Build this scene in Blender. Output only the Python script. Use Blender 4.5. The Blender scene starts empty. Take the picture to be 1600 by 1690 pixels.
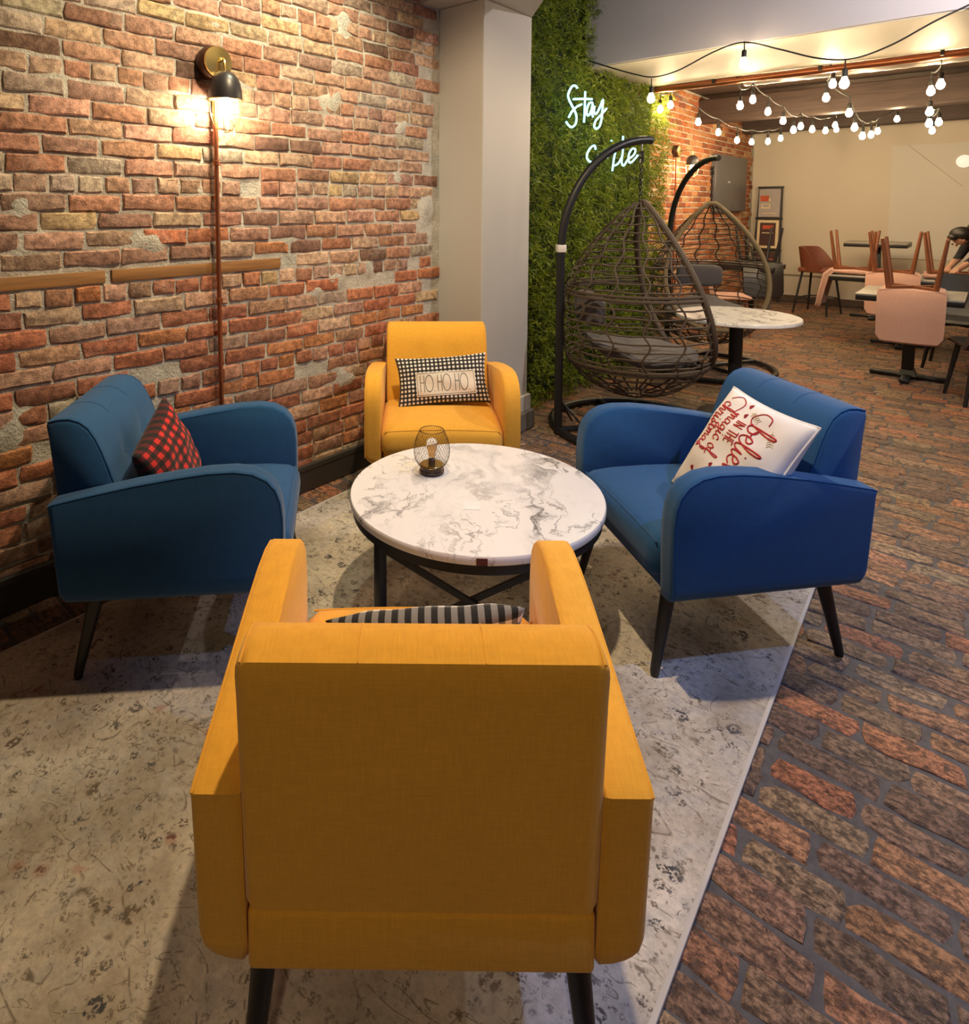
import bpy, bmesh, math, random
import numpy as np
from mathutils import Vector, Matrix
random.seed(7); RNG = np.random.default_rng(7)
S = bpy.context.scene
C = S.collection
PI = math.pi

# ------------------------------------------------------------------ camera
F, CX, CY, YAW, PIT, CH = 1061.0, 670.8, 417.8, math.radians(42.584), math.radians(4.21), 1.5
cam = bpy.data.cameras.new('camera'); camo = bpy.data.objects.new('camera', cam); C.objects.link(camo)
cam.sensor_fit = 'HORIZONTAL'; cam.sensor_width = 36.0; cam.lens = F / 1600 * 36
cam.shift_x = (800 - CX) / 1600; cam.shift_y = -(845 - CY) / 1600
camo.location = (0, 0, CH); camo.rotation_euler = (PI / 2 - PIT, 0, YAW)
cam.clip_start = 0.02
S.camera = camo
FW = np.array([-math.sin(YAW) * math.cos(PIT), math.cos(YAW) * math.cos(PIT), -math.sin(PIT)])
RT = np.array([math.cos(YAW), math.sin(YAW), 0.]); UP = np.cross(RT, FW); CO = np.array([0, 0, CH])
def ray(x, y): return FW + RT * (x - CX) / F - UP * (y - CY) / F
def on(x, y, axis, val):                                   # where a sight line meets an axis plane
    d = ray(x, y); return CO + d * ((val - CO[axis]) / d[axis])

# ------------------------------------------------------------------ world and exposure
w = bpy.data.worlds.new('world'); S.world = w; w.use_nodes = True
w.node_tree.nodes['Background'].inputs[0].default_value = (0.55, 0.65, 0.9, 1)
w.node_tree.nodes['Background'].inputs[1].default_value = 0.25
S.view_settings.view_transform = 'Standard'; S.view_settings.look = 'None'
S.view_settings.exposure = 0.0; S.view_settings.gamma = 1.0; S.view_settings.use_curve_mapping = False

# light levels, in watts (each lamp's light is made in that lamp's builder)
P_TABLE, P_WASH, P_AISLE, P_COOL, P_REAR_FILL, P_SCONCE, P_SCONCE2, P_WINDOW = 245, 85, 175, 175, 90, 30, 50, 6
BULB_STRENGTH = 270.0
WARM, COOL = (1.0, 0.77, 0.47), (0.28, 0.45, 1.0)

def area_light(name, loc, rot, sx, sy, power, col):
    l = bpy.data.lights.new(name, 'AREA'); l.shape = 'RECTANGLE'; l.size = sx; l.size_y = sy
    l.energy = power; l.color = col
    o = bpy.data.objects.new(name, l); C.objects.link(o); o.location = loc; o.rotation_euler = rot
    return o
# daylight coming in through the window of the right-hand wall
area_light('window_daylight', (2.50, 2.5, 1.6), (0, math.radians(90), 0), 1.5, 1.9, P_WINDOW, COOL)

# ------------------------------------------------------------------ materials
class NT:
    def __init__(s, name):
        s.m = bpy.data.materials.new(name); s.m.use_nodes = True; s.t = s.m.node_tree
        s.t.nodes.clear(); s.out = s.t.nodes.new('ShaderNodeOutputMaterial')
        s.b = s.t.nodes.new('ShaderNodeBsdfPrincipled'); s.t.links.new(s.b.outputs[0], s.out.inputs[0])
    def setin(s, node, k, v):
        if isinstance(v, bpy.types.NodeSocket): s.t.links.new(v, node.inputs[k])
        else:
            i = node.inputs[k]
            if i.type == 'RGBA' and len(v) == 3: v = (*v, 1)
            i.default_value = v
    def n(s, typ, ins=None, **pr):
        nd = s.t.nodes.new('ShaderNode' + typ)
        for k, v in pr.items(): setattr(nd, k, v)
        for k, v in (ins or {}).items(): s.setin(nd, k, v)
        return nd
    def bs(s, **k):
        names = dict(col='Base Color', rough='Roughness', metal='Metallic', normal='Normal', emi='Emission Color', emis='Emission Strength',
                     trans='Transmission Weight', ior='IOR', alpha='Alpha', spec='Specular IOR Level', sheen='Sheen Weight', coat='Coat Weight', sub='Subsurface Weight')
        for a, v in k.items(): s.setin(s.b, names[a], v)
        return s
    def pos(s): return s.n('NewGeometry').outputs['Position']
    def obj(s): return s.n('TexCoord').outputs['Object']
    def uv(s): return s.n('TexCoord').outputs['UV']
    def noise(s, v, scale, detail=4, rough=.55, dist=0.0, out=0):
        return s.n('TexNoise', {'Vector': v, 'Scale': scale, 'Detail': detail, 'Roughness': rough, 'Distortion': dist}).outputs[out]
    def vor(s, v, scale, feature='F1', out=0, rnd=1.0):
        return s.n('TexVoronoi', {'Vector': v, 'Scale': scale, 'Randomness': rnd}, feature=feature).outputs[out]
    def map(s, v, scale=(1, 1, 1), rot=(0, 0, 0), loc=(0, 0, 0)):
        return s.n('Mapping', {'Vector': v, 'Scale': scale, 'Rotation': rot, 'Location': loc}).outputs[0]
    def ramp(s, f, stops, interp='LINEAR'):
        nd = s.n('ValToRGB', {'Fac': f}); e = nd.color_ramp.elements; nd.color_ramp.interpolation = interp
        while len(e) < len(stops): e.new(0.5)
        for el, (p, c) in zip(e, stops):
            el.position = p; el.color = (c, c, c, 1) if isinstance(c, (int, float)) else (*c, 1)
        return nd.outputs[0]
    def ma(s, op, a, b=0.0, c=0.0):
        nd = s.n('Math', operation=op)
        for i, v in enumerate((a, b, c)): s.setin(nd, i, v)
        return nd.outputs[0]
    def mix(s, f, a, b, blend='MIX'):
        nd = s.n('Mix', data_type='RGBA', blend_type=blend)
        s.setin(nd, 0, f); s.setin(nd, 6, a); s.setin(nd, 7, b); return nd.outputs[2]
    def bump(s, h, strength=.3, dist=.01):
        return s.n('Bump', {'Height': h, 'Strength': strength, 'Distance': dist}).outputs[0]

def srgb(r, g, b):
    f = lambda c: (c / 255 / 12.92) if c / 255 <= .04045 else ((c / 255 + .055) / 1.055) ** 2.4
    return (f(r), f(g), f(b))
MATS = {}
def plain(name, col, rough=.6, metal=0., bump=0., bscale=80, **k):
    if name in MATS: return MATS[name]
    t = NT(name).bs(col=col, rough=rough, metal=metal, **k)
    v = t.obj()
    f = t.noise(v, 9, 4)
    t.bs(col=t.mix(.35, col, t.mix(f, tuple(c * .55 for c in col), tuple(min(1, c * 1.4) for c in col))))
    if bump: t.bs(normal=t.bump(t.noise(v, bscale, 5), bump, .004))
    MATS[name] = t.m; return t.m

def fabric(name, col, scale=420, wear=.12):
    t = NT(name); v = t.obj()
    wv = t.n('TexWave', {'Vector': v, 'Scale': scale / 6, 'Distortion': 1.2, 'Detail': 2}, bands_direction='X').outputs[1]
    wz = t.n('TexWave', {'Vector': v, 'Scale': scale / 6, 'Distortion': 1.2, 'Detail': 2}, bands_direction='Z').outputs[1]
    wy = t.n('TexWave', {'Vector': v, 'Scale': scale / 6, 'Distortion': 1.2, 'Detail': 2}, bands_direction='Y').outputs[1]
    weave = t.ma('ADD', t.ma('ADD', wv, wz), wy)
    slub = t.noise(t.map(v, (30, 30, 260)), 1.0, 3)
    slub2 = t.noise(t.map(v, (260, 30, 30)), 1.0, 3)
    f = t.ma('MULTIPLY', t.ma('ADD', slub, slub2), .5)
    blot = t.noise(v, 4, 4)
    c = t.mix(t.ramp(f, [(.35, 0.), (.65, 1.)]), tuple(x * .92 for x in col), tuple(min(1, x * 1.06) for x in col))
    c = t.mix(t.ma('MULTIPLY', t.ramp(blot, [(.4, 0.), (.7, 1.)]), wear), c, tuple(x * .6 for x in col))
    h = t.ma('ADD', t.ma('MULTIPLY', weave, .12), f)
    t.bs(col=c, rough=.88, sheen=.15, spec=.25, normal=t.bump(h, .28, .0012))
    return t.m

def emit(name, col, strength):
    if name in MATS: return MATS[name]
    t = NT(name).bs(col=(0, 0, 0), emi=col, emis=strength, rough=.4); MATS[name] = t.m; return t.m

def paint(name, col, rough=.55, soil=.1):
    t = NT(name); v = t.pos()
    f = t.noise(v, 1.6, 5, .6); g = t.noise(v, 45, 3)
    c = t.mix(t.ma('MULTIPLY', t.ramp(f, [(.35, 0.), (.75, 1.)]), soil), col, tuple(x * .75 for x in col))
    t.bs(col=c, rough=rough, normal=t.bump(g, .08, .003)); return t.m

def brick_material(name, mode, colour_attr=None):
    """aged wall or floor brick: tone per brick, pits, mortar smears"""
    t = NT(name); v = t.pos()
    tone = t.n('ObjectInfo').outputs['Color'] if mode == 'object' else t.n('VertexColor', layer_name='tone').outputs[0]
    n1 = t.noise(v, 34, 8, .72); n2 = t.noise(v, 150, 5, .65); n3 = t.noise(v, 7, 5, .6, .4)
    c = t.mix(t.ramp(n1, [(.40, 0.), (.60, 1.)]), t.mix(1.0, tone, (.60, .55, .52), 'MULTIPLY'), t.mix(1.0, tone, (1.28, 1.22, 1.16), 'MULTIPLY'))
    pits = t.ramp(t.vor(t.map(v, (1, 1, 1)), 150), [(.10, 1.), (.24, 0.)])
    pits = t.ma('MULTIPLY', pits, t.ramp(n3, [(.48, 0.), (.62, 1.)]))
    c = t.mix(t.ma('MULTIPLY', pits, .75), c, (.035, .025, .02))
    smear = t.ma('MULTIPLY', t.ramp(n3, [(.56, 0.), (.70, 1.)]), t.ramp(n2, [(.42, 0.), (.6, 1.)]))
    c = t.mix(t.ma('MULTIPLY', smear, .32), c, (.52, .47, .40))
    h = t.ma('SUBTRACT', t.ma('ADD', t.ma('MULTIPLY', n1, 1.0), t.ma('MULTIPLY', n2, .4)), t.ma('MULTIPLY', pits, .8))
    t.bs(col=c, rough=.85, spec=.25, normal=t.bump(h, 1.0, .009)); return t.m

def floor_brick_material(name, mode):
    t = NT(name); v = t.pos()
    tone = t.n('ObjectInfo').outputs['Color'] if mode == 'object' else t.n('VertexColor', layer_name='tone').outputs[0]
    n1 = t.noise(v, 62, 8, .76, .1); n2 = t.noise(v, 190, 5, .65); n3 = t.noise(t.map(v, (24, 48, 24)), 1, 7, .72, .3)
    c = t.mix(t.ramp(n1, [(.41, 0.), (.60, 1.)]), t.mix(1.0, tone, (.40, .38, .38), 'MULTIPLY'), t.mix(1.0, tone, (1.4, 1.32, 1.22), 'MULTIPLY'))
    dark = t.ramp(n3, [(.50, 0.), (.60, 1.)])
    c = t.mix(t.ma('MULTIPLY', dark, .72), c, (.045, .036, .036))
    pale = t.ma('MULTIPLY', t.ramp(n2, [(.6, 0.), (.7, 1.)]), .18)
    c = t.mix(pale, c, (.5, .45, .38))
    t.bs(col=c, rough=t.ramp(n1, [(.3, .42), (.7, .62)]), spec=.4, normal=t.bump(t.ma('SUBTRACT', t.ma('ADD', n1, t.ma('MULTIPLY', n2, .3)), t.ma('MULTIPLY', dark, .5)), .7, .006)); return t.m

M_YEL = fabric('mustard_fabric', (.76, .375, .040))
M_BLU = fabric('blue_fabric', (.014, .076, .200), wear=.06)
M_BLACK = plain('black_metal', (.012, .012, .013), .42, .0)
M_BLACKW = plain('black_wood', (.012, .010, .010), .38)
M_WHITEP = paint('warm_white_paint', (.46, .44, .425))
M_UNLIT = paint('charcoal_paint', (.22, .21, .20))
M_CREAM = paint('cream_paint', (.66, .58, .47), soil=.18)
M_GREYP = paint('grey_paint', (.50, .47, .49), soil=.05)
M_COPPER = plain('copper', (.42, .15, .07), .32, .9)
M_BRASS = plain('brass', (.80, .58, .22), .28, 1.0)
M_DARKP = paint('dark_baseboard_paint', (.045, .038, .033), .5)
M_WOODDK = None
def wood(name, col, scale=(2, 40, 40), rough=.5, contrast=.55):
    t = NT(name); v = t.obj()
    f = t.noise(t.map(v, scale), 1.0, 6, .6, .6); g = t.noise(v, 5, 3)
    c = t.mix(t.ramp(f, [(.3, 0.), (.7, 1.)]), tuple(x * contrast for x in col), tuple(min(1, x * 1.25) for x in col))
    c = t.mix(t.ma('MULTIPLY', g, .3), c, tuple(x * .7 for x in col))
    t.bs(col=c, rough=rough, normal=t.bump(f, .25, .003)); return t.m
M_BEAM = wood('dark_beam_wood', (.065, .038, .030), (2, 30, 30), .6)
M_STRIP = wood('weathered_strip_wood', (.30, .135, .040), (50, 3, 50), .75)
M_LEG = wood('walnut_leg_wood', (.22, .075, .030), (40, 40, 4), .4, .7)
M_GLASS = NT('clear_glass').bs(col=(1, .97, .92), rough=.02, trans=1.0, ior=1.15).m

# ------------------------------------------------------------------ mesh helpers
class MB:
    def __init__(s): s.v = []; s.f = []
    def add(s, vs, fs):
        o = len(s.v); s.v += [tuple(map(float, p)) for p in vs]; s.f += [tuple(i + o for i in f) for f in fs]; return s
    def box(s, c, size, rot=None, taper=None):
        x, y, z = (a / 2 for a in size); tp = taper or 1
        vs = [Vector((i * x * (tp if k > 0 else 1), j * y * (tp if k > 0 else 1), k * z)) for k in (-1, 1) for j in (-1, 1) for i in (-1, 1)]
        if rot is not None: vs = [rot @ p for p in vs]
        vs = [p + Vector(c) for p in vs]
        return s.add(vs, [(0, 2, 3, 1), (4, 5, 7, 6), (0, 1, 5, 4), (2, 6, 7, 3), (0, 4, 6, 2), (1, 3, 7, 5)])
    def bar(s, a, b, wx, wz=None, up=(0, 0, 1)):
        a = Vector(a); b = Vector(b); d = (b - a); L = d.length; d.normalize(); u = Vector(up)
        if abs(d.dot(u)) > .95: u = Vector((0, 1, 0))
        x = d.cross(u).normalized(); z = x.cross(d)
        R = Matrix((x, d, z)).transposed()
        return s.box((a + b) / 2, (wx, L, wz or wx), R)
    def tube(s, pts, r, n=8, closed=False, caps=True):
        P = [Vector(p) for p in pts]; N = len(P)
        rs = r if hasattr(r, '__len__') else [r] * N
        tang = []
        for i in range(N):
            if closed: d = P[(i + 1) % N] - P[i - 1]
            else: d = P[min(i + 1, N - 1)] - P[max(i - 1, 0)]
            if d.length < 1e-9: d = Vector((0, 0, 1))
            tang.append(d.normalized())
        u = Vector((0, 0, 1)) if abs(tang[0].z) < .9 else Vector((1, 0, 0))
        vs = []; fs = []
        for i in range(N):
            t = tang[i]; u = (u - t * u.dot(t))
            if u.length < 1e-6: u = Vector((1, 0, 0)).cross(t)
            u.normalize(); b = t.cross(u)
            for k in range(n):
                a = 2 * PI * k / n; vs.append(P[i] + (u * math.cos(a) + b * math.sin(a)) * rs[i])
        for i in range(N if closed else N - 1):
            j = (i + 1) % N
            for k in range(n): fs.append((i * n + k, i * n + (k + 1) % n, j * n + (k + 1) % n, j * n + k))
        if caps and not closed:
            fs.append(tuple(range(n - 1, -1, -1))); fs.append(tuple((N - 1) * n + k for k in range(n)))
        return s.add(vs, fs)
    def lathe(s, prof, c=(0, 0, 0), n=24):
        vs = []; fs = []
        for r, z in prof:
            for k in range(n):
                a = 2 * PI * k / n; vs.append((c[0] + r * math.cos(a), c[1] + r * math.sin(a), c[2] + z))
        for i in range(len(prof) - 1):
            for k in range(n): fs.append((i * n + k, i * n + (k + 1) % n, (i + 1) * n + (k + 1) % n, (i + 1) * n + k))
        shut = prof[0] == prof[-1]
        if prof[0][0] > 1e-6 and not shut: fs.append(tuple(range(n - 1, -1, -1)))
        if prof[-1][0] > 1e-6 and not shut: fs.append(tuple((len(prof) - 1) * n + k for k in range(n)))
        return s.add(vs, fs)
    def loft(s, rings, caps=True, closed=True):
        n = len(rings[0]); vs = [p for r in rings for p in r]; fs = []
        for i in range(len(rings) - 1):
            for k in range(n if closed else n - 1): fs.append((i * n + k, i * n + (k + 1) % n, (i + 1) * n + (k + 1) % n, (i + 1) * n + k))
        if caps: fs.append(tuple(range(n - 1, -1, -1))); fs.append(tuple((len(rings) - 1) * n + k for k in range(n)))
        return s.add(vs, fs)
    def sphere(s, c, r, n=12, m=8, sc=(1, 1, 1)):
        prof = [(r * math.sin(PI * i / m), -r * math.cos(PI * i / m)) for i in range(m + 1)]
        q = MB().lathe([(max(a, 1e-5), b) for a, b in prof], (0, 0, 0), n)
        return s.add([(c[0] + p[0] * sc[0], c[1] + p[1] * sc[1], c[2] + p[2] * sc[2]) for p in q.v], q.f)
    def build(s, name, mat, parent=None, smooth=True, bevel=0., ang=40, seg=2, sub=0, **props):
        me = bpy.data.meshes.new(name); me.from_pydata(s.v, [], s.f); me.update()
        bm = bmesh.new(); bm.from_mesh(me); bmesh.ops.recalc_face_normals(bm, faces=bm.faces)
        if bevel: bmesh.ops.bevel(bm, geom=[e for e in bm.edges if len(e.link_faces) == 2 and e.calc_face_angle(0) > .6], offset=bevel, segments=seg, affect='EDGES', profile=.5)
        bm.to_mesh(me); bm.free()
        if smooth:
            me.polygons.foreach_set('use_smooth', [True] * len(me.polygons)); me.set_sharp_from_angle(angle=math.radians(ang))
        o = bpy.data.objects.new(name, me); C.objects.link(o)
        for m in (mat if isinstance(mat, (list, tuple)) else [mat]): me.materials.append(m)
        if parent is not None: o.parent = parent
        if sub:
            md = o.modifiers.new('subdivision', 'SUBSURF'); md.levels = sub; md.render_levels = sub
        for k, v in props.items(): o[k] = v
        return o

def thing(name, label, cat, loc=(0, 0, 0), rz=0, group=None):
    o = bpy.data.objects.new(name, None); C.objects.link(o); o.location = loc; o.rotation_euler = (0, 0, rz); o.empty_display_size = .1
    return tag(o, label, cat, group)
def tag(o, label, cat, group=None):
    o['label'] = label; o['category'] = cat
    if group: o['group'] = group
    return o
def struct(name, mb, mat, **k):
    o = mb.build(name, mat, smooth=k.pop('smooth', False), **k); o['kind'] = 'structure'; return o
def smoothstep(a, b, x):
    t = min(1, max(0, (x - a) / (b - a))); return t * t * (3 - 2 * t)
def catmull(pts, k=6, closed=False):
    P = [np.array(p, float) for p in pts]; out = []; n = len(P)
    rng = range(n) if closed else range(n - 1)
    for i in rng:
        p0 = P[(i - 1) % n] if closed or i > 0 else P[0]; p1 = P[i]; p2 = P[(i + 1) % n]
        p3 = P[(i + 2) % n] if closed or i + 2 < n else P[-1]
        for j in range(k):
            t = j / k
            out.append(.5 * ((2 * p1) + (-p0 + p2) * t + (2 * p0 - 5 * p1 + 4 * p2 - p3) * t * t + (-p0 + 3 * p1 - 3 * p2 + p3) * t ** 3))
    if not closed: out.append(P[-1])
    return out
def copy_tree(o, parent=None):
    c = o.copy(); C.objects.link(c); c.parent = parent
    for ch in list(o.children): copy_tree(ch, c)
    return c

# ------------------------------------------------------------------ bricks
def brick_mesh(L, H, D, seed, jit=.0045, rim=.0045, wear=.8):
    """block in local x (length) / y (height) / z (proud depth), uneven outline, 48 triangles"""
    r = random.Random(seed); pts = []
    for (a, b, k) in (((-1, -1), (1, -1), 3), ((1, -1), (1, 1), 2), ((1, 1), (-1, 1), 3), ((-1, 1), (-1, -1), 2)):
        for i in range(k):
            t = i / k; pts.append(((a[0] + (b[0] - a[0]) * t) * L / 2, (a[1] + (b[1] - a[1]) * t) * H / 2))
    q = []
    for i, (x, y) in enumerate(pts):
        corner = abs(abs(x) - L / 2) < 1e-6 and abs(abs(y) - H / 2) < 1e-6
        pull = 1 - (r.uniform(.0, .05) * wear if corner else 0)
        q.append((x * pull + r.uniform(-jit, jit) * .7, y * pull + r.uniform(-jit, jit) * .8))
    n = len(q); vs = []
    for (x, y) in q: vs.append((x, y, -.02))
    for (x, y) in q: vs.append((x, y, D - rim * r.uniform(.6, 1.6)))
    for (x, y) in q:
        fx = max(0, 1 - rim * 1.3 / (L / 2)); fy = max(0, 1 - rim * 1.3 / (H / 2))
        vs.append((x * fx, y * fy, D + r.uniform(-.0025, .002)))
    fs = []
    for k in range(2):
        for i in range(n):
            j = (i + 1) % n; fs.append((k * n + i, k * n + j, (k + 1) * n + j, (k + 1) * n + i))
    fs.append(tuple(2 * n + i for i in range(n)))
    return vs, fs

def mesh_from(name, vs, fs, mat, smooth=True):
    me = bpy.data.meshes.new(name); me.from_pydata(vs, [], fs); me.update()
    if smooth: me.polygons.foreach_set('use_smooth', [True] * len(me.polygons)); me.set_sharp_from_angle(angle=math.radians(38))
    me.materials.append(mat); return me

def lay_bricks(items, base, mat_obj, mat_joined, R, nshow, stuff_name, protos):
    """items: (centre world xyz, length, height, proud, colour, weight); R maps local axes to world"""
    items.sort(key=lambda t: -t[5])
    meshes = {}
    for i, (c, L, H, D, col, wt, kind) in enumerate(items[:nshow]):
        key = (kind, i % 14)
        if key not in meshes:
            L0, H0, D0 = protos[kind]
            meshes[key] = mesh_from('brick', *brick_mesh(L0, H0, D0, i * 31 + 5, *((.0085, .004, 2.6) if kind == 'paver' else ())), mat_obj)
        L0, H0, D0 = protos[kind]
        o = bpy.data.objects.new('brick', meshes[key]); C.objects.link(o); o.parent = base
        flip = -1 if i % 3 == 0 else 1
        o.matrix_world = Matrix.Translation(Vector(c) + R @ Vector((0, 0, D - D0))) @ R.to_4x4() @ Matrix.Rotation(PI if flip < 0 else 0, 4, 'Z') @ Matrix.Diagonal((L / L0, H / H0, 1, 1))
        o.color = (*col, 1)
    vs = []; fs = []; cols = []
    for i, (c, L, H, D, col, wt, kind) in enumerate(items[nshow:]):
        v, f = brick_mesh(L, H, D, i * 17 + 3, *((.0085, .004, 2.6) if kind == 'paver' else ())); o = len(vs)
        for p in v:
            q = R @ Vector(p) + Vector(c); vs.append(tuple(q))
        for a in f: fs.append(tuple(k + o for k in a)); cols += [(*col, 1)] * len(a)
    me = mesh_from(stuff_name, vs, fs, mat_joined)
    ca = me.color_attributes.new('tone', 'FLOAT_COLOR', 'CORNER'); ca.data.foreach_set('color', [x for c in cols for x in c])
    o = bpy.data.objects.new(stuff_name, me); C.objects.link(o); o.parent = base; o['kind'] = 'stuff'

def pick(pal):
    r = random.random(); acc = 0
    for wgt, c in pal:
        acc += wgt
        if r < acc: break
    k = random.uniform(.85, 1.15); return tuple(min(1, srgb(*c)[i] * k * random.uniform(.95, 1.05)) for i in range(3))

# ------------------------------------------------------------------ structure: brick wall on the left
WX = -2.637                                                    # mortar plane
PITCH, Z0 = .0725, 1.15
t = NT('old_mortar'); v = t.pos()
n1 = t.noise(v, 18, 6, .65); n2 = t.noise(v, 90, 5, .65); n3 = t.noise(v, 3, 3)
c = t.mix(t.ramp(n1, [(.3, 0.), (.7, 1.)]), (.44, .40, .34), (.68, .63, .55))
c = t.mix(t.ma('MULTIPLY', t.ramp(n3, [(.5, 0.), (.65, 1.)]), .5), c, (.34, .35, .34))
c = t.mix(t.ramp(n2, [(.58, 0.), (.75, .6)]), c, (.10, .085, .07))
t.bs(col=c, rough=.95, spec=.15, normal=t.bump(t.ma('ADD', n1, t.ma('MULTIPLY', n2, .7)), 1.0, .012)); M_MORTAR = t.m
ny, nz = 190, 155; ys = np.linspace(-1.0, 3.3, ny); zs = np.linspace(0, 3.45, nz)
rough = RNG.normal(0, 1, (ny, nz)); k = np.array([.25, .5, .25])
for _ in range(2):
    rough = sum(k[i] * np.roll(rough, i - 1, 0) for i in range(3)); rough = sum(k[i] * np.roll(rough, i - 1, 1) for i in range(3))
lump = RNG.normal(0, 1, (ny, nz))
for _ in range(14):
    lump = sum(k[i] * np.roll(lump, i - 1, 0) for i in range(3)); lump = sum(k[i] * np.roll(lump, i - 1, 1) for i in range(3))
lump /= lump.std()
mb = MB(); mb.v = [(WX + .0035 + float(np.clip(rough[i, j] * .0075, -.006, .0035)) + float(max(0, lump[i, j] - 1.35) * .012), float(ys[i]), float(zs[j])) for i in range(ny) for j in range(nz)]
mb.f = [(i * nz + j, (i + 1) * nz + j, (i + 1) * nz + j + 1, i * nz + j + 1) for i in range(ny - 1) for j in range(nz - 1)]
b = len(mb.v)                                                  # thickness behind the face
mb.box((WX - .16, 1.15, 1.725), (.28, 4.3, 3.45))
wall_left = struct('wall_left', mb, M_MORTAR, smooth=True, ang=70)
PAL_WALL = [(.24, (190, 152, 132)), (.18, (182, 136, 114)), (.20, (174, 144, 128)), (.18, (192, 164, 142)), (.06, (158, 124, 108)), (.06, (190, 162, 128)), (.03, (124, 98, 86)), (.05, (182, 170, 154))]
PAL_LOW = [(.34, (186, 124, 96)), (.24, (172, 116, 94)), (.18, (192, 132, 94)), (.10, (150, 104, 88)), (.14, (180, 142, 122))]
items = []; kmax = int((3.45 - Z0) / PITCH); kmin = -14
for kz in range(kmin, kmax + 1):
    z = Z0 + kz * PITCH; hdr = kz % 6 == 0
    pitch = .108 if hdr else .218
    y = -1.0 + (.0 if kz % 2 else .109) + random.uniform(-.02, .02)
    while y < 3.17:
        L = pitch * random.uniform(.93, 1.07); yc = y + L / 2; y += L
        if yc + L / 2 > 3.18: break
        if kz == 1 and yc < 1.98: continue                     # the nailing strips sit in this course
        if random.random() < .018: continue                    # a lost brick, filled with mortar
        H = PITCH - random.uniform(.007, .013); ln = L - random.uniform(.006, .013)
        D = random.uniform(.009, .0165)
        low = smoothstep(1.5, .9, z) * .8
        col = pick(PAL_LOW if random.random() < low else PAL_WALL)  # redder low, paler above: brick tone plus lamp wash put into the colour
        zz = z + random.uniform(-.003, .003)
        d = np.array([WX, yc, zz]) - CO; dep = d @ FW; px = CX + F * (d @ RT) / dep; py = CY - F * (d @ UP) / dep
        vis = -40 < px < 740 and -20 < py < 800
        wt = (1 if vis else 0) * 1e3 + L / max(dep, .3)
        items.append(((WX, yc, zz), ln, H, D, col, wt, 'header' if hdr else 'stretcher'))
R_WALL = Matrix(((0, 0, 1), (1, 0, 0), (0, 1, 0)))             # local x->+y, y->+z, z->+x
M_BRICK_O = brick_material('aged_brick', 'object'); M_BRICK_J = brick_material('aged_brick_joined', 'vertex')
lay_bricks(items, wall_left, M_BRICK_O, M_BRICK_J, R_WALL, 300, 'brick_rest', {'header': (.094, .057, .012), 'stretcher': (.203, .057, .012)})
for (a, bb) in ((-1.0, 1.072), (1.098, 1.93)):
    mb = MB(); mb.box((WX + .000, (a + bb) / 2, 1.216), (.026, bb - a, .050)); mb.build('timber_strip', M_STRIP, wall_left, bevel=.003)
mb = MB(); mb.box((WX + .010, 1.085, .055), (.044, 4.17, .11)); mb.box((WX + .02, 1.085, .125), (.03, 4.17, .03))
struct('baseboard_left', mb, M_DARKP, bevel=.004)

# pier with baseboard and stone plinth
mb = MB(); mb.box((-2.463, 3.435, 1.42), (.346, .53, 2.60)); struct('wall_pier', mb, M_WHITEP, bevel=.006)
mb = MB(); mb.box((-2.455, 3.435, .18), (.370, .57, .105)); struct('baseboard_pier', mb, M_WHITEP, bevel=.005)
mb = MB(); mb.box((-2.445, 3.44, .064), (.39, .60, .128)); struct('trim_1', mb, plain('plinth_stone', (.13, .115, .10), .9, bump=.6, bscale=30), bevel=.01)
# dropped beam that dies into the pier, its end splayed at 45 degrees
mb = MB(); poly = [(-2.636, 3.0), (2.9, 3.0), (2.9, 3.32), (-1.94, 3.32), (-2.29, 3.70), (-2.636, 3.70)]
mb.loft([[(x, y, z) for x, y in poly] for z in (2.722, 3.45)]); struct('ceiling_beam', mb, M_WHITEP)
# wall behind the foliage and the far brick wall
mb = MB(); mb.box((-2.80, 5.1, 1.725), (.25, 2.8, 3.45)); struct('wall_green_side', mb, M_WHITEP)
mb = MB(); mb.box((-3.05, 9.0, 1.725), (.2, 5.2, 3.45)); wall_far_left = struct('wall_left_far', mb, M_MORTAR)
items = []
PAL_FAR = [(.30, (186, 122, 84)), (.25, (170, 104, 70)), (.20, (190, 138, 98)), (.15, (146, 92, 68)), (.10, (196, 156, 116))]
for kz in range(40):
    z = .06 + kz * PITCH; y = 6.95 + (.109 if kz % 2 else 0)
    while y < 11.45:
        L = .218 * random.uniform(.94, 1.06); yc = y + L / 2; y += L
        if yc + L / 2 > 11.5: break
        items.append(((-2.951, yc, z), L - random.uniform(.006, .012), PITCH - random.uniform(.007, .012), random.uniform(.005, .010), pick(PAL_FAR), (1e3 if 1.25 < z < 2.7 and yc > 7.7 else 0) + 1 / yc, 'stretcher'))
lay_bricks(items, wall_far_left, M_BRICK_O, M_BRICK_J, R_WALL, 240, 'brick_rest', {'stretcher': (.203, .057, .012)})
mb = MB(); mb.box((-.2, 11.6, 1.725), (5.9, .2, 3.45)); struct('wall_far', mb, M_CREAM)
mb = MB(); mb.box((-.2, 11.485, .05), (5.5, .03, .10)); struct('baseboard_far', mb, plain('brown_baseboard', (.10, .06, .04), .6))
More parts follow.
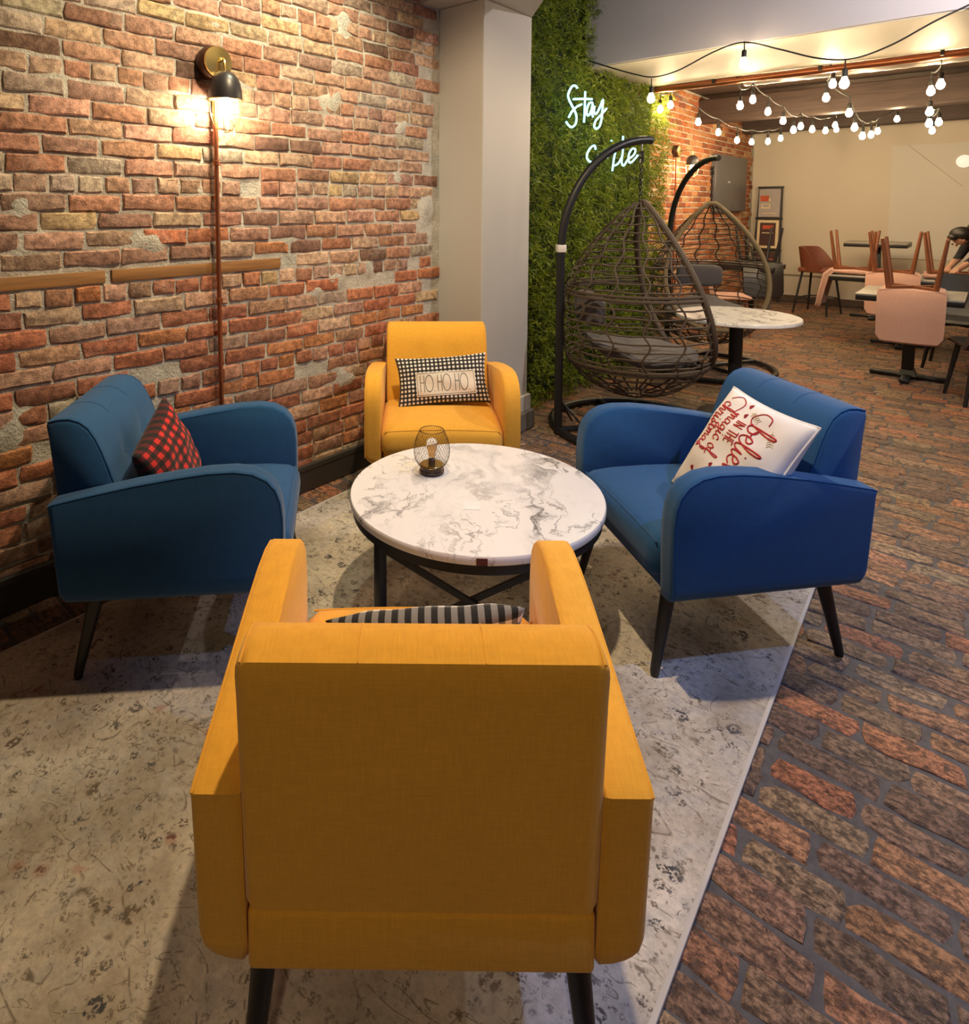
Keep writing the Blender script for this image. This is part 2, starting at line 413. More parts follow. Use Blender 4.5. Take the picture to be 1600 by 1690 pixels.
# header across the room and ceilings
mb = MB(); mb.box((.19, 5.485, 3.04), (5.45, 1.15, .84)); struct('wall_header', mb, [M_GREYP], bevel=.004)
mb = MB(); mb.box((.19, 5.49, 2.617), (5.45, 1.14, .012)); struct('trim_2', mb, paint('soffit_paint', (.50, .45, .37)))
mb = MB(); mb.box((.0, 4.6, 3.49), (6.2, 14.2, .08)); struct('ceiling', mb, M_UNLIT)
mb = MB(); mb.box((-.15, 8.8, 2.97), (5.7, 5.4, .05)); struct('ceiling_back', mb, plain('dark_ceiling_wood', (.06, .035, .024), .75))
for y, zb, h, dd in ((8.95, 2.575, .30, .22), (10.9, 2.60, .25, .2), (7.45, 2.80, .16, .16)):
    mb = MB(); mb.box((-.15, y, zb + h / 2), (5.6, dd, h)); struct('ceiling_beam_wood', mb, M_BEAM, bevel=.01)
# unseen right-hand and rear walls with their window
mb = MB()
for (y0, y1, z0, z1) in ((-2.4, 1.5, 0, 3.45), (3.5, 11.5, 0, 3.45), (1.5, 3.5, 0, .8), (1.5, 3.5, 2.4, 3.45)): mb.box((2.72, (y0 + y1) / 2, (z0 + z1) / 2), (.2, y1 - y0, z1 - z0))
struct('wall_right', mb, M_UNLIT)
mb = MB(); mb.box((0, -2.5, 1.725), (5.7, .2, 3.45)); struct('wall_front', mb, M_UNLIT)
wf = MB()
for (y0, y1, z0, z1) in ((1.5, 3.5, .8, .86), (1.5, 3.5, 2.34, 2.4), (1.5, 1.56, .86, 2.34), (3.44, 3.5, .86, 2.34), (2.47, 2.53, .86, 2.34)): wf.box((2.66, (y0 + y1) / 2, (z0 + z1) / 2), (.08, y1 - y0, z1 - z0))
win = struct('window_1', wf, M_WHITEP)
for yc in (2.015, 2.985): mb = MB(); mb.box((2.70, yc, 1.6), (.006, .91, 1.48)); mb.build('pane', M_GLASS, win, smooth=False)

# ------------------------------------------------------------------ floor of worn brick pavers
t = NT('floor_grout'); v = t.pos(); n1 = t.noise(v, 40, 6)
t.bs(col=t.mix(n1, (.022, .019, .021), (.12, .108, .112)), rough=.7, normal=t.bump(n1, .5, .005)); M_GROUT = t.m
mb = MB(); mb.box((-.15, 4.5, -.055), (5.9, 14.2, .1)); floor = struct('floor', mb, M_GROUT)
PAL_FLOOR = [(.26, (134, 110, 92)), (.22, (148, 118, 96)), (.16, (162, 120, 92)), (.14, (120, 98, 84)), (.12, (152, 130, 106)), (.10, (172, 118, 88))]
items = []; yr = .3; row = 0
while yr < 11.4:
    x = -2.9 + (0 if row % 2 else .112) + random.uniform(-.03, .03)
    while x < 2.4:
        L = .224 * random.uniform(.88, 1.12); xc = x + L / 2; x += L
        if -2.25 < xc < -.62 and .0 < yr < 2.65: continue       # hidden under the rug
        d = np.array([xc, yr, 0]) - CO; dep = d @ FW
        if dep < .3: continue
        px = CX + F * (d @ RT) / dep; py = CY - F * (d @ UP) / dep
        vis = -30 < px < 1640 and py < 1740
        if not vis and xc > 1.2 and yr > 6: continue
        wt = (1e3 if vis else 0) + L / dep / dep
        items.append(((xc, yr + random.uniform(-.004, .004), -.006), L - random.uniform(.003, .011), .098 - random.uniform(.004, .011), .0055 + random.uniform(-.0025, .0015), pick(PAL_FLOOR), wt, 'paver'))
    yr += .098; row += 1
M_FLOOR_O = floor_brick_material('worn_paver', 'object'); M_FLOOR_J = floor_brick_material('worn_paver_joined', 'vertex')
lay_bricks(items, floor, M_FLOOR_O, M_FLOOR_J, Matrix.Identity(3), 300, 'paver_rest', {'paver': (.212, .085, .0055)})

# ------------------------------------------------------------------ rug
t = NT('faded_floral_rug'); v = t.obj()
base_n = t.noise(v, 3.0, 5, .6); fine = t.noise(v, 60, 5, .7); mid = t.noise(v, 12, 5, .65)
col = t.mix(t.ramp(base_n, [(.38, 0.), (.64, 1.)]), (.38, .32, .25), (.76, .67, .55))
col = t.mix(t.ma('MULTIPLY', t.ramp(mid, [(.48, 0.), (.66, 1.)]), .5), col, (.30, .295, .30))
wv = t.n('VectorMath', {0: v, 1: t.n('VectorMath', {0: t.noise(v, 14, 4, out=1), 1: (.035, .035, 0)}, operation='MULTIPLY').outputs[0]}, operation='ADD').outputs[0]
patch = t.ramp(t.noise(v, 4.5, 3), [(.38, .30), (.54, 1.)])
for sc, rad, amt, seed, dk in ((13.0, .27, .95, 0, (.035, .04, .055)), (22.0, .29, .9, 7, (.06, .05, .04)), (34.0, .30, .8, 13, (.07, .07, .08)), (55.0, .32, .6, 21, (.10, .085, .07))):   # flower heads ringed by petals, three sizes
    vd = t.n('TexVoronoi', {'Vector': t.map(wv, loc=(seed, seed * .3, 0)), 'Scale': sc, 'Randomness': .9}); dist = vd.outputs[0]
    sepc = t.n('SeparateColor', {0: vd.outputs[1]})
    broken = t.ramp(t.noise(v, sc * 5.5, 2), [(.47, 0.), (.54, 1.)])
    petal = t.ma('MULTIPLY', t.ramp(dist, [(rad * .35, 0.), (rad * .5, 1.), (rad * .9, 1.), (rad * 1.1, 0.)]), broken)
    heart = t.ramp(dist, [(rad * .2, 1.), (rad * .34, 0.)])
    keep = t.ramp(sepc.outputs[0], [(.0, 0.), (.36, 1.)], 'CONSTANT')
    m_ = t.ma('MULTIPLY', t.ma('MULTIPLY', t.ma('MAXIMUM', petal, heart), keep), t.ma('MULTIPLY', patch, amt))
    col = t.mix(m_, col, t.mix(t.ramp(sepc.outputs[1], [(.5, 0.), (.55, 1.)]), dk, (.13, .095, .065)))
    if seed == 0:
        red = t.ma('MULTIPLY', t.ramp(dist, [(.12, 1.), (.34, 0.)]), t.ramp(sepc.outputs[2], [(.0, 0.), (.96, 1.)], 'CONSTANT'))
        col = t.mix(t.ma('MULTIPLY', red, .75), col, (.40, .10, .04))
for sc, rot, gate_s in ((2.6, .5, 30), (4.2, 1.9, 36), (6.0, 2.7, 40)):                   # thin broken twigs
    nn = t.noise(t.map(v, (1, 1.7, 1), rot=(0, 0, rot)), sc, 2, .5, .5)
    tw = t.ma('MULTIPLY', t.ramp(t.ma('ABSOLUTE', t.ma('SUBTRACT', nn, .5)), [(.0015, 1.), (.0055, 0.)]), t.ramp(t.noise(v, gate_s, 3), [(.48, 0.), (.56, 1.)]))
    col = t.mix(t.ma('MULTIPLY', tw, .8), col, (.10, .075, .05))
col = t.mix(t.ramp(fine, [(.35, .35), (.65, 0.)]), col, (.14, .12, .10))
t.bs(col=col, rough=.95, spec=.1, normal=t.bump(fine, .5, .004)); M_RUG = t.m
rug = thing('area_rug', 'faded cream and grey floral area rug under the four armchairs and round table', 'rug', (-1.41, 1.42, 0), math.radians(2.2))
mb = MB(); mb.box((0, 0, .0045), (2.0, 3.0, .007)); mb.build('pile', M_RUG, rug, bevel=.002)
mb = MB()
for s in (-1, 1): mb.box((s * 1.004, 0, .0045), (.012, 3.016, .009)); mb.box((0, s * 1.504, .0045), (2.02, .012, .009))
mb.build('edge_binding', plain('rug_binding', (.50, .46, .42), .9), rug, bevel=.002)

# ------------------------------------------------------------------ armchairs
def arm_profile():
    """(y, z) outline, rear bottom -> rear top -> crown -> front -> front bottom"""
    p = [(-.335, .266), (-.349, .285), (-.353, .31), (-.372, .575), (-.375, .592), (-.362, .598), (-.25, .622), (-.12, .647), (.0, .666), (.10, .678), (.18, .680),
         (.235, .671), (.278, .648), (.305, .615), (.319, .575), (.325, .52), (.325, .40), (.322, .30), (.318, .275), (.308, .266)]
    return p
def make_armchair(name, label, fab, loc, rz):
    root = thing(name, label, 'armchair', loc, rz, 'lounge armchairs round the marble table')
    prof = arm_profile(); cy, cz = -.02, .46
    for s in (-1, 1):
        mb = MB(); rings = []; T = .078; rb = .062
        for tt in (0, .010, .028, .046, .058, .068, .0745, T):
            lift = 0; q = tt - (T - rb)
            if q > 0: lift = rb - math.sqrt(max(0, rb * rb - q * q))
            ins = .007 if tt == 0 else (.0 if tt < .07 else (.003 if tt < .076 else .009))
            ring = []
            for (y, z) in prof:
                front = smoothstep(-.375, .326, y)
                xo = .3573 + .011 * front
                l = lift * smoothstep(.36, .266, z) + (lift * .0)
                yy = y + (cy - y) * ins / .36; zz = z + (cz - z) * ins / .21
                ring.append((s * (xo - T + tt), yy, max(zz, .266) + l * .9))
            rings.append(ring)
        mb.loft(rings); arm = mb.build('arm', fab, root, ang=55)
        pip = MB(); pts = []
        for (y, z) in prof[4:18]:
            pts.append((s * (.3573 + .011 * smoothstep(-.375, .326, y) - .0030), y + (cy - y) * .0035 / .36, z + (cz - z) * .0035 / .21))
        pip.tube(pts, .0024, 6); pip.build('piping', fab, arm)
    # backrest: front face carries two buttons and seams that run over the top
    bp = [(-.362, .385), (-.372, .50), (-.386, .65), (-.398, .775), (-.4035, .812), (-.400, .824), (-.37, .831), (-.337, .832), (-.306, .822), (-.280, .801), (-.258, .765),
          (-.240, .722), (-.222, .67), (-.203, .61), (-.183, .55), (-.162, .485), (-.148, .43), (-.16, .385)]
    BX = (-.094, .094); BZ = .655; rings = []; N = 48; W = .2775
    for i in range(N + 1):
        u = -1 + 2 * i / N; x = u * W; ring = []; e = max(0, (abs(u) - .93) / .07); ins = .016 * (1 - math.sqrt(max(0, 1 - e * e)))
        for j, (y, z) in enumerate(bp):
            yc, zc = -.29, .60; yy = y + (yc - y) * ins / .15; zz = z + (zc - z) * ins / .23
            if j >= 5:
                seam = max(math.exp(-((x - b_) / .006) ** 2) for b_ in BX) * (smoothstep(.60, .68, z) if j > 9 else 1)
                crease = math.exp(-((z - BZ) / .012) ** 2) * (.35 if j > 9 else 0)
                dim = sum(math.exp(-((x - b_) ** 2 + (z - BZ) ** 2) / .0011) for b_ in BX) * (1 if j > 9 else 0)
                puff = .006 * math.cos(u * PI / 2) if j > 9 else 0
                yy += puff - .016 * dim - .004 * crease 
            ring.append((x, yy, zz))
        rings.append(ring)
    mb = MB(); mb.loft(rings); back = mb.build('backrest', fab, root, ang=60)
    for s in (-1, 1): pip = MB(); pip.tube([(s * W * .968, y + (-.29 - y) * .0022 / .15 + (.006 * math.cos(.968 * PI / 2) if j > 4 else 0), z + (.60 - z) * .0022 / .23) for j, (y, z) in enumerate(bp[5:17])], .0024, 6); pip.build('piping', fab, back)
    for b_ in BX:
        mb = MB(); mb.tube([(b_, y + .0003, z + .0002) for (y, z) in bp[5:12]], .0011, 5); mb.build('seam', fab, back)
        mb = MB(); mb.sphere((b_, -.217 - .010, BZ + .002), .009, 12, 8, (1, .6, 1)); mb.build('button', fab, back)
    # seat cushion, slightly crowned
    mb = MB(); rings = []; N = 20; W = .287
    for i in range(N + 1):
        u = -1 + 2 * i / N; x = u * W; e = max(0, (abs(u) - .92) / .08); ins = .018 * (1 - math.sqrt(max(0, 1 - e * e))); ring = []
        cr = .018 * (1 - u * u)
        for (y, z) in [(-.16, .315), (-.16, .435 + cr), (-.05, .445 + cr), (.08, .449 + cr), (.22, .447 + cr), (.295, .440 + cr * .8), (.326, .426 + cr * .5), (.338, .404), (.341, .365), (.338, .328), (.322, .315)]:
            yy = y + (.07 - y) * ins / .2; zz = z + (.375 - z) * ins / .07; ring.append((x, yy, zz))
        rings.append(ring)
    mb.loft(rings); seat = mb.build('seat_cushion', fab, root, ang=60)
    pip = MB(); pip.tube([(x, .3215, .429 + .010 * (1 - (x / .287) ** 2)) for x in np.linspace(-.272, .272, 14)], .0028, 6); pip.build('piping', fab, seat)
    mb = MB(); mb.box((0, -.02, .292), (.562, .60, .05)); mb.box((0, .285, .293), (.562, .02, .052)); mb.build('seat_rail', fab, root, bevel=.008)
    mb = MB(); mb.box((0, -.338, .319), (.556, .03, .104)); mb.build('rear_panel', fab, root, bevel=.010, seg=3)
    for sx in (-1, 1):
        for y0, y1 in ((-.27, -.329), (.27, .325)):
            mb = MB(); mb.tube([(sx * .262, y0, .272), (sx * .262, y0, .27), (sx * .286, y1, .012), (sx * .2865, y1, 0)], [.024, .024, .0145, .013], 14)
            mb.build('leg', M_BLACKW, root)
    return root
RZ = .009
make_armchair('armchair', 'mustard yellow armchair nearest the viewer, seen from behind', M_YEL, (-.854, .970, RZ), math.radians(41.9))
make_armchair('armchair', 'mustard yellow armchair in the corner by the white pier, facing the viewer', M_YEL, (-2.092, 2.527, RZ), math.radians(-137.3))
make_armchair('armchair', 'blue armchair on the right beside the bare brick floor, white lettered cushion in it', M_BLU, (-.747, 2.400, RZ), math.radians(140.5))
make_armchair('armchair', 'blue armchair against the brick wall with the red plaid cushion', M_BLU, (-2.073, 1.157, RZ), math.radians(-41.26))

# ------------------------------------------------------------------ cushions
def pillow_pt(w, h, th, u, v, side, seed=0):
    x = w / 2 * u * (1 - .075 * (1 - v ** 2) ** 1.0 * abs(u) ** 3); y = h / 2 * v * (1 - .085 * (1 - u ** 2) * abs(v) ** 3)
    b = max(0, (1 - u * u) * (1 - v * v)); z = th / 2 * b ** .42
    rr = .006 * math.sin(7 * u + 3 * v + seed) * math.sin(5 * v - 2 * u + seed * 2) * min(1, b * 3)
    return (x, y, side * z + rr)
def make_pillow(name, label, w, h, th, mat, M, seed=0, group='scatter cushions on the armchairs'):
    me = bpy.data.meshes.new(name); N = 26; vs = []; fs = []; uvs = []
    for side in (1, -1):
        o = len(vs)
        for i in range(N + 1):
            for j in range(N + 1):
                u = -1 + 2 * i / N; v = -1 + 2 * j / N
                u = math.sin(u * PI / 2) * .5 + u * .5; v = math.sin(v * PI / 2) * .5 + v * .5
                vs.append(pillow_pt(w, h, th, u, v, side, seed)); uvs.append(((u + 1) / 2, (v + 1) / 2))
        for i in range(N):
            for j in range(N):
                a = o + i * (N + 1) + j; q = (a, a + N + 1, a + N + 2, a + 1); fs.append(q if side > 0 else q[::-1])
    me.from_pydata(vs, [], fs); me.update()
    ul = me.uv_layers.new(name='uv')
    ul.data.foreach_set('uv', [c for l in me.loops for c in uvs[l.vertex_index]])
    bm = bmesh.new(); bm.from_mesh(me); bmesh.ops.remove_doubles(bm, verts=bm.verts, dist=1e-5); bm.to_mesh(me); bm.free()
    me.polygons.foreach_set('use_smooth', [True] * len(me.polygons)); me.materials.append(mat)
    root = thing(name, label, 'cushion', (0, 0, 0), 0, group); root.matrix_world = M
    o = bpy.data.objects.new('cover', me); C.objects.link(o); o.parent = root
    return root
def on_pillow(w, h, th, x, y, off, seed=0):
    u = max(-1, min(1, 2 * x / w)); v = max(-1, min(1, 2 * y / h))
    for _ in range(4):
        p = pillow_pt(w, h, th, u, v, 1, seed); u += (x - p[0]) * 2 / w; v += (y - p[1]) * 2 / h; u = max(-.995, min(.995, u)); v = max(-.995, min(.995, v))
    p = pillow_pt(w, h, th, u, v, 1, seed); return (p[0], p[1], p[2] + off)
def check_mat(name, nx, ny, c0, c1, c2, thresh=.5):
    t = NT(name); sx = t.n('SeparateXYZ', {0: t.uv()})
    a = t.ma('LESS_THAN', t.ma('FRACT', t.ma('MULTIPLY', sx.outputs[0], nx)), thresh); b = t.ma('LESS_THAN', t.ma('FRACT', t.ma('MULTIPLY', sx.outputs[1], ny)), thresh)
    col = t.mix(t.ma('MULTIPLY', a, b), t.mix(t.ma('MAXIMUM', a, b), c0, c1), c2)
    f = t.noise(t.uv(), 160, 3); t.bs(col=t.mix(.25, col, t.mix(1.0, col, t.mix(f, (.4, .4, .4), (1.4, 1.4, 1.4)), 'MULTIPLY')), rough=.9, sheen=.1, normal=t.bump(f, .4, .002)); return t.m
def basis(xdir, zdir, loc):
    z = Vector(zdir).normalized(); x = Vector(xdir); x = (x - z * x.dot(z)).normalized(); y = z.cross(x)
    return Matrix.Translation(Vector(loc)) @ Matrix((x, y, z)).transposed().to_4x4()
def chair_mat(loc, deg): return Matrix.Translation(loc) @ Matrix.Rotation(math.radians(deg), 4, 'Z')
M_GING = check_mat('black_white_gingham', 22, 12, (.82, .77, .70), (.05, .045, .045), (.008, .008, .008), .48)
M_PLAID = check_mat('red_black_plaid', 9, 9, (.62, .022, .018), (.085, .006, .008), (.006, .004, .005), .5)

# rectangular gingham cushion with the HO. HO. HO. patch
MYB = chair_mat((-2.092, 2.527, 0), -137.3)
w_, h_, t_ = .485, .262, .11
Mp = MYB @ basis((-1, 0, .075), (0, .93, .40), (-.020, -.035, .588))
pil = make_pillow('cushion', 'black and white gingham cushion with a cream patch of lettering', w_, h_, t_, M_GING, Mp, 1)
mb = MB(); NX, NY = 22, 8
x0, x1, y0, y1 = -.140, .168, -.082, .040
gp = [[on_pillow(w_, h_, t_, x0 + (x1 - x0) * i / NX, y0 + (y1 - y0) * j / NY, .0025, 1) for j in range(NY + 1)] for i in range(NX + 1)]
vs = [p for r in gp for p in r]; mb.add(vs, [(i * (NY + 1) + j, (i + 1) * (NY + 1) + j, (i + 1) * (NY + 1) + j + 1, i * (NY + 1) + j + 1) for i in range(NX) for j in range(NY)])
pa = mb.build('patch', plain('patch_cotton', (.74, .66, .56), .9), pil)
def strokes(mb, lines, f, r=.0016, n=5):
    for ln in lines: mb.tube([f(*p) for p in ln], r, n)
fp = lambda x, y: on_pillow(w_, h_, t_, x, y, .0035, 1)
mb = MB(); X = x0 + .022; H0, H1 = y0 + .022, y1 - .016; L = []
def seg(a, b, k=6): return [(a[0] + (b[0] - a[0]) * i / k, a[1] + (b[1] - a[1]) * i / k) for i in range(k + 1)]
for k_ in range(3):
    L += [seg((X, H0), (X, H1)), seg((X + .020, H0), (X + .020, H1)), seg((X, (H0 + H1) / 2 + .005), (X + .020, (H0 + H1) / 2 + .005))]
    cx_ = X + .046; L.append([(cx_ + .020 * math.cos(a), (H0 + H1) / 2 + (H1 - H0) / 2 * math.sin(a)) for a in np.linspace(0, 2 * PI, 25)])
    L.append(seg((X + .072, H0 + .001), (X + .0735, H0 + .0015), 2)); X += .090
strokes(mb, [l for l in L if len(l) > 3], fp, .00125); strokes(mb, [l for l in L if len(l) <= 3], fp, .0026); mb.build('lettering', plain('black_thread', (.02, .018, .016), .8), pa)
mb = MB(); bx0, bx1, by0, by1 = x0 + .007, x1 - .007, y0 + .007, y1 - .006
strokes(mb, [seg((bx0, by0), (bx1, by0), 20), seg((bx1, by0), (bx1, by1)), seg((bx1, by1), (bx0, by1), 20), seg((bx0, by1), (bx0, by0))], fp, .0007, 4); mb.build('stitching', MATS['black_thread'], pa)

# the gingham cushion lying in the near yellow chair
MYF = chair_mat((-.854, .970, RZ), 41.9)
make_pillow('cushion', 'black and white gingham cushion peeping over the back of the nearest chair', .41, .25, .10, check_mat('large_gingham', 15, 9, (.86, .82, .76), (.22, .21, .20), (.010, .010, .010), .5), MYF @ basis((1, 0, .15), (0, .88, .46), (.025, .015, .553)), 2)

# red plaid cushion, one corner up
MBL = chair_mat((-2.073, 1.157, RZ), -41.26)
make_pillow('cushion', 'red and black plaid cushion leaning in the chair by the brick wall', .345, .345, .13, M_PLAID, MBL @ basis((-.246, .311, -.918), (.116, .95, .291), (.075, -.085, .598)), 3)

# white cushion with red lettering, turned on its side
MBR = chair_mat((-.747, 2.400, RZ), 140.5)
wp, hp, tp = .42, .42, .14
t = NT('white_cotton'); f = t.noise(t.obj(), 6, 4); g = t.noise(t.obj(), 200, 3)
t.bs(col=t.mix(t.ramp(f, [(.4, 0.), (.75, 1.)]), (.78, .74, .70), (.66, .61, .56)), rough=.9, normal=t.bump(t.ma('ADD', f, t.ma('MULTIPLY', g, .2)), .3, .004)); M_COTTON = t.m
MW = MBR @ basis((.026, .542, -.84), (-.008, .84, .542), (-.15, -.040, .638))
wpil = make_pillow('cushion', 'white cushion with red handwritten lettering in the right-hand blue chair', wp, hp, tp, M_COTTON, MW, 4)
mb = MB(); mb.tube([(*pillow_pt(wp, hp, tp, *q, 1, 4)[:2], 0) for q in [(u, -1) for u in np.linspace(-1, 1, 14)] + [(1, v) for v in np.linspace(-.9, 1, 14)] + [(u, 1) for u in np.linspace(.9, -1, 14)] + [(-1, v) for v in np.linspace(.9, -.9, 14)]], .004, 6, closed=True)
mb.build('piping', M_COTTON, wpil)
# little script alphabet: strokes in a unit box, x-height 1
G = {'b': ([[(0, .1), (.25, 1.2), (.28, 1.9), (.12, 2.0), (.08, 1.2), (.06, .2), (.25, 0), (.5, .25), (.45, .7), (.2, .75), (.55, .55), (.75, .6)]], .7),
     'e': ([[(0, .35), (.35, .55), (.42, .85), (.22, .98), (.06, .6), (.1, .15), (.35, 0), (.62, .3)]], .55),
     'l': ([[(0, .2), (.25, 1.1), (.3, 1.8), (.15, 1.95), (.1, 1.1), (.12, .2), (.3, 0), (.5, .3)]], .45),
     'i': ([[(0, .2), (.15, .9), (.12, .2), (.25, 0), (.45, .3)], [(.2, 1.25), (.22, 1.3)]], .4),
     'v': ([[(0, .8), (.1, .95), (.2, .3), (.3, .05), (.5, .8), (.6, .95), (.75, .8)]], .65),
     'm': ([[(0, .7), (.1, .95), (.1, 0), (.25, .85), (.4, .9), (.4, 0), (.55, .85), (.7, .9), (.72, .1), (.9, .15)]], .9),
     'a': ([[(.5, .85), (.25, .95), (.05, .5), (.15, .05), (.4, .3), (.52, .9), (.5, .2), (.68, .05), (.8, .3)]], .75),
     'g': ([[(.5, .85), (.25, .95), (.05, .5), (.2, .1), (.42, .4), (.52, .9), (.48, -.4), (.28, -.8), (.08, -.55), (.4, -.1), (.75, .3)]], .7),
     'c': ([[(.5, .8), (.3, .97), (.06, .5), (.2, .05), (.42, .08), (.6, .35)]], .55),
     'o': ([[(.3, .97), (.05, .5), (.25, .02), (.52, .45), (.3, .97), (.45, .75), (.7, .8)]], .65),
     'f': ([[(0, .2), (.3, 1.2), (.35, 1.8), (.2, 1.9), (.15, 1.0), (.15, -.6), (.3, -.75), (.3, -.1), (.12, .1), (.55, .35)]], .55),
     'h': ([[(0, .2), (.25, 1.2), (.28, 1.85), (.14, 1.95), (.1, 0), (.3, .8), (.48, .8), (.48, .1), (.7, .2)]], .68),
     'r': ([[(0, .3), (.12, 1.0), (.2, .85), (.4, .88), (.34, .2), (.5, .05), (.65, .3)]], .6),
     's': ([[(0, .2), (.3, .98), (.22, .7), (.42, .3), (.25, .0), (.08, .1), (.55, .25)]], .55),
     't': ([[(.05, .3), (.2, 1.5), (.15, .2), (.3, 0), (.5, .3)], [(0, 1.05), (.45, 1.15)]], .5),
     'I': ([[(.1, 0), (.1, 1.6)]], .3), 'N': ([[(.05, 0), (.05, 1.6), (.55, 0), (.55, 1.6)]], .75), 'T': ([[(.3, 0), (.3, 1.6)], [(0, 1.6), (.6, 1.6)]], .65),
     'H': ([[(.05, 0), (.05, 1.6)], [(.5, 0), (.5, 1.6)], [(.05, .8), (.5, .8)]], .7), 'E': ([[(.5, 0), (.05, 0), (.05, 1.6), (.5, 1.6)], [(.05, .8), (.4, .8)]], .6), ' ': ([], .45)}
def write(mb, text, x, y, h, f, r, upright=False):
    for ch_ in text:
        ls, adv = G[ch_]
        for ln in ls:
            pts = [(x + px * h, y + py * h) for px, py in ln]
            if not upright: pts = [tuple(p) for p in catmull([(*p, 0) for p in pts], 4)]
            else: pts = [q for a, b_ in zip(pts, pts[1:]) for q in seg(a, b_, 4)]
            mb.tube([f(p[0], p[1]) for p in pts], r, 5)
        x += adv * h
    return x
fw_ = lambda x, y: on_pillow(wp, hp, tp, x, y, .001, 4)
mb = MB()
write(mb, 'believe', -.115, .030, .056, fw_, .0030)
mb.tube([fw_(*p[:2]) for p in catmull([(-.112, .034, 0), (-.135, .02, 0), (-.165, .05, 0), (-.16, .085, 0), (-.135, .09, 0)], 5)], .0022, 5)
write(mb, 'IN THE', -.105, -.022, .026, fw_, .0022, True)
write(mb, 'magic of', -.125, -.080, .036, fw_, .0024)
write(mb, 'christmas', -.150, -.150, .036, fw_, .0024)
mb.tube([fw_(*p[:2]) for p in catmull([(-.125, -.075, 0), (-.165, -.06, 0), (-.185, -.10, 0), (-.165, -.14, 0)], 5)], .0020, 5)
mb.build('lettering', plain('red_ink', (.42, .02, .03), .8), wpil)
for hx, hy in ((-.13, -.012), (.075, -.015), (-.168, -.03), (.12, -.10)):
    mb = MB(); mb.tube([fw_(hx + .006 * math.sin(a) ** 3 * 1.2, hy + .0055 * (math.cos(a) - .35 * math.cos(2 * a))) for a in np.linspace(0, 2 * PI, 14)], .0028, 5)
    mb.build('heart_print', plain('dark_red_ink', (.32, .01, .02), .8), wpil)
for (sx, sy, a0) in ((-.125, .115, .5), (-.15, -.0, 1.2), (.10, -.03, .2)):
    mb = MB(); mb.tube([fw_(sx + .05 * t_ * math.cos(a0), sy + .05 * t_ * math.sin(a0)) for t_ in np.linspace(0, 1, 5)], .0008, 4)
    for t_ in np.linspace(.15, 1, 6):
        for sgn in (-1, 1):
            bx, by = sx + .05 * t_ * math.cos(a0), sy + .05 * t_ * math.sin(a0)
            mb.tube([fw_(bx, by), fw_(bx + .012 * math.cos(a0 + sgn), by + .012 * math.sin(a0 + sgn))], .0009, 4)
    mb.build('sprig_print', plain('gold_ink', (.50, .38, .20), .7), wpil)

# ------------------------------------------------------------------ marble coffee table
def marble(name, scale=1.0, seed=0.):
    t = NT(name); v = t.map(t.obj(), (scale,) * 3, rot=(0, 0, .95), loc=(seed, seed * .7, 0))
    wv = t.n('VectorMath', {0: v, 1: t.n('VectorMath', {0: t.noise(v, 3.2, 5, .6, out=1), 1: (.42, .42, 0)}, operation='MULTIPLY').outputs[0]}, operation='ADD').outputs[0]
    n1 = t.noise(t.map(wv, (1.2, 3.4, 1)), 1.25, 5, .58)
    vein = t.ramp(t.ma('ABSOLUTE', t.ma('SUBTRACT', n1, .5)), [(.0, 1.), (.012, .55), (.035, 0.)])
    n2 = t.noise(t.map(wv, (1.5, 4.5, 1), loc=(4, 2, 0)), 1.6, 5, .6)
    vein2 = t.ramp(t.ma('ABSOLUTE', t.ma('SUBTRACT', n2, .5)), [(.0, .8), (.008, .3), (.02, 0.)])
    gate = t.ramp(t.noise(v, 2.4, 3), [(.42, .12), (.58, 1.)])
    cloud = t.ma('MULTIPLY', t.ramp(t.ma('ABSOLUTE', t.ma('SUBTRACT', n1, .5)), [(.0, 1.), (.085, 0.)]), t.ramp(t.noise(v, 4, 3), [(.5, 0.), (.64, 1.)]))
    col = t.mix(t.ma('MULTIPLY', cloud, .6), (.80, .77, .74), (.42, .41, .42))
    col = t.mix(t.ma('MULTIPLY', t.ma('MAXIMUM', vein, vein2), gate), col, (.17, .155, .15))
    t.bs(col=col, rough=.16, spec=.5); return t.m
tab = thing('coffee_table', 'round white marble coffee table with black metal base in the middle of the chairs', 'table', (-1.379, 1.881, RZ))
mb = MB(); mb.lathe([(.05, .412), (.462, .412), (.4655, .417), (.4655, .436), (.462, .441), (.05, .441)], n=96); mb.build('marble_top', marble('coffee_table_marble', 1.0, 3.3), tab)
mb = MB(); mb.lathe([(.438, .378), (.455, .378), (.455, .411), (.438, .411), (.438, .378)], n=96); mb.build('rim_ring', M_BLACK, tab, ang=30)
A0 = math.radians(259)
for k_ in range(4):
    a = A0 + k_ * PI / 2; c_, s_ = math.cos(a), math.sin(a); R_ = Matrix.Rotation(a, 3, 'Z')
    mb = MB(); mb.box((.428 * c_, .428 * s_, .205), (.030, .034, .41), R_); mb.build('leg', M_BLACK, tab, bevel=.002)
for k_ in (0, 2):                                              # crossed bars between neighbouring legs
    a, b_ = A0 + k_ * PI / 2, A0 + (k_ + 1) * PI / 2
    for hi, lo, off in ((a, b_, 0.0), (b_, a, -.014)):
        mb = MB(); r_ = .424 + off
        mb.bar((r_ * math.cos(hi), r_ * math.sin(hi), .355), (r_ * math.cos(lo), r_ * math.sin(lo), .03), .013, .020); mb.build('cross_brace', M_BLACK, tab)
a = math.atan2(on(795, 922, 2, .43)[1] - 1.881, on(795, 922, 2, .43)[0] + 1.379)
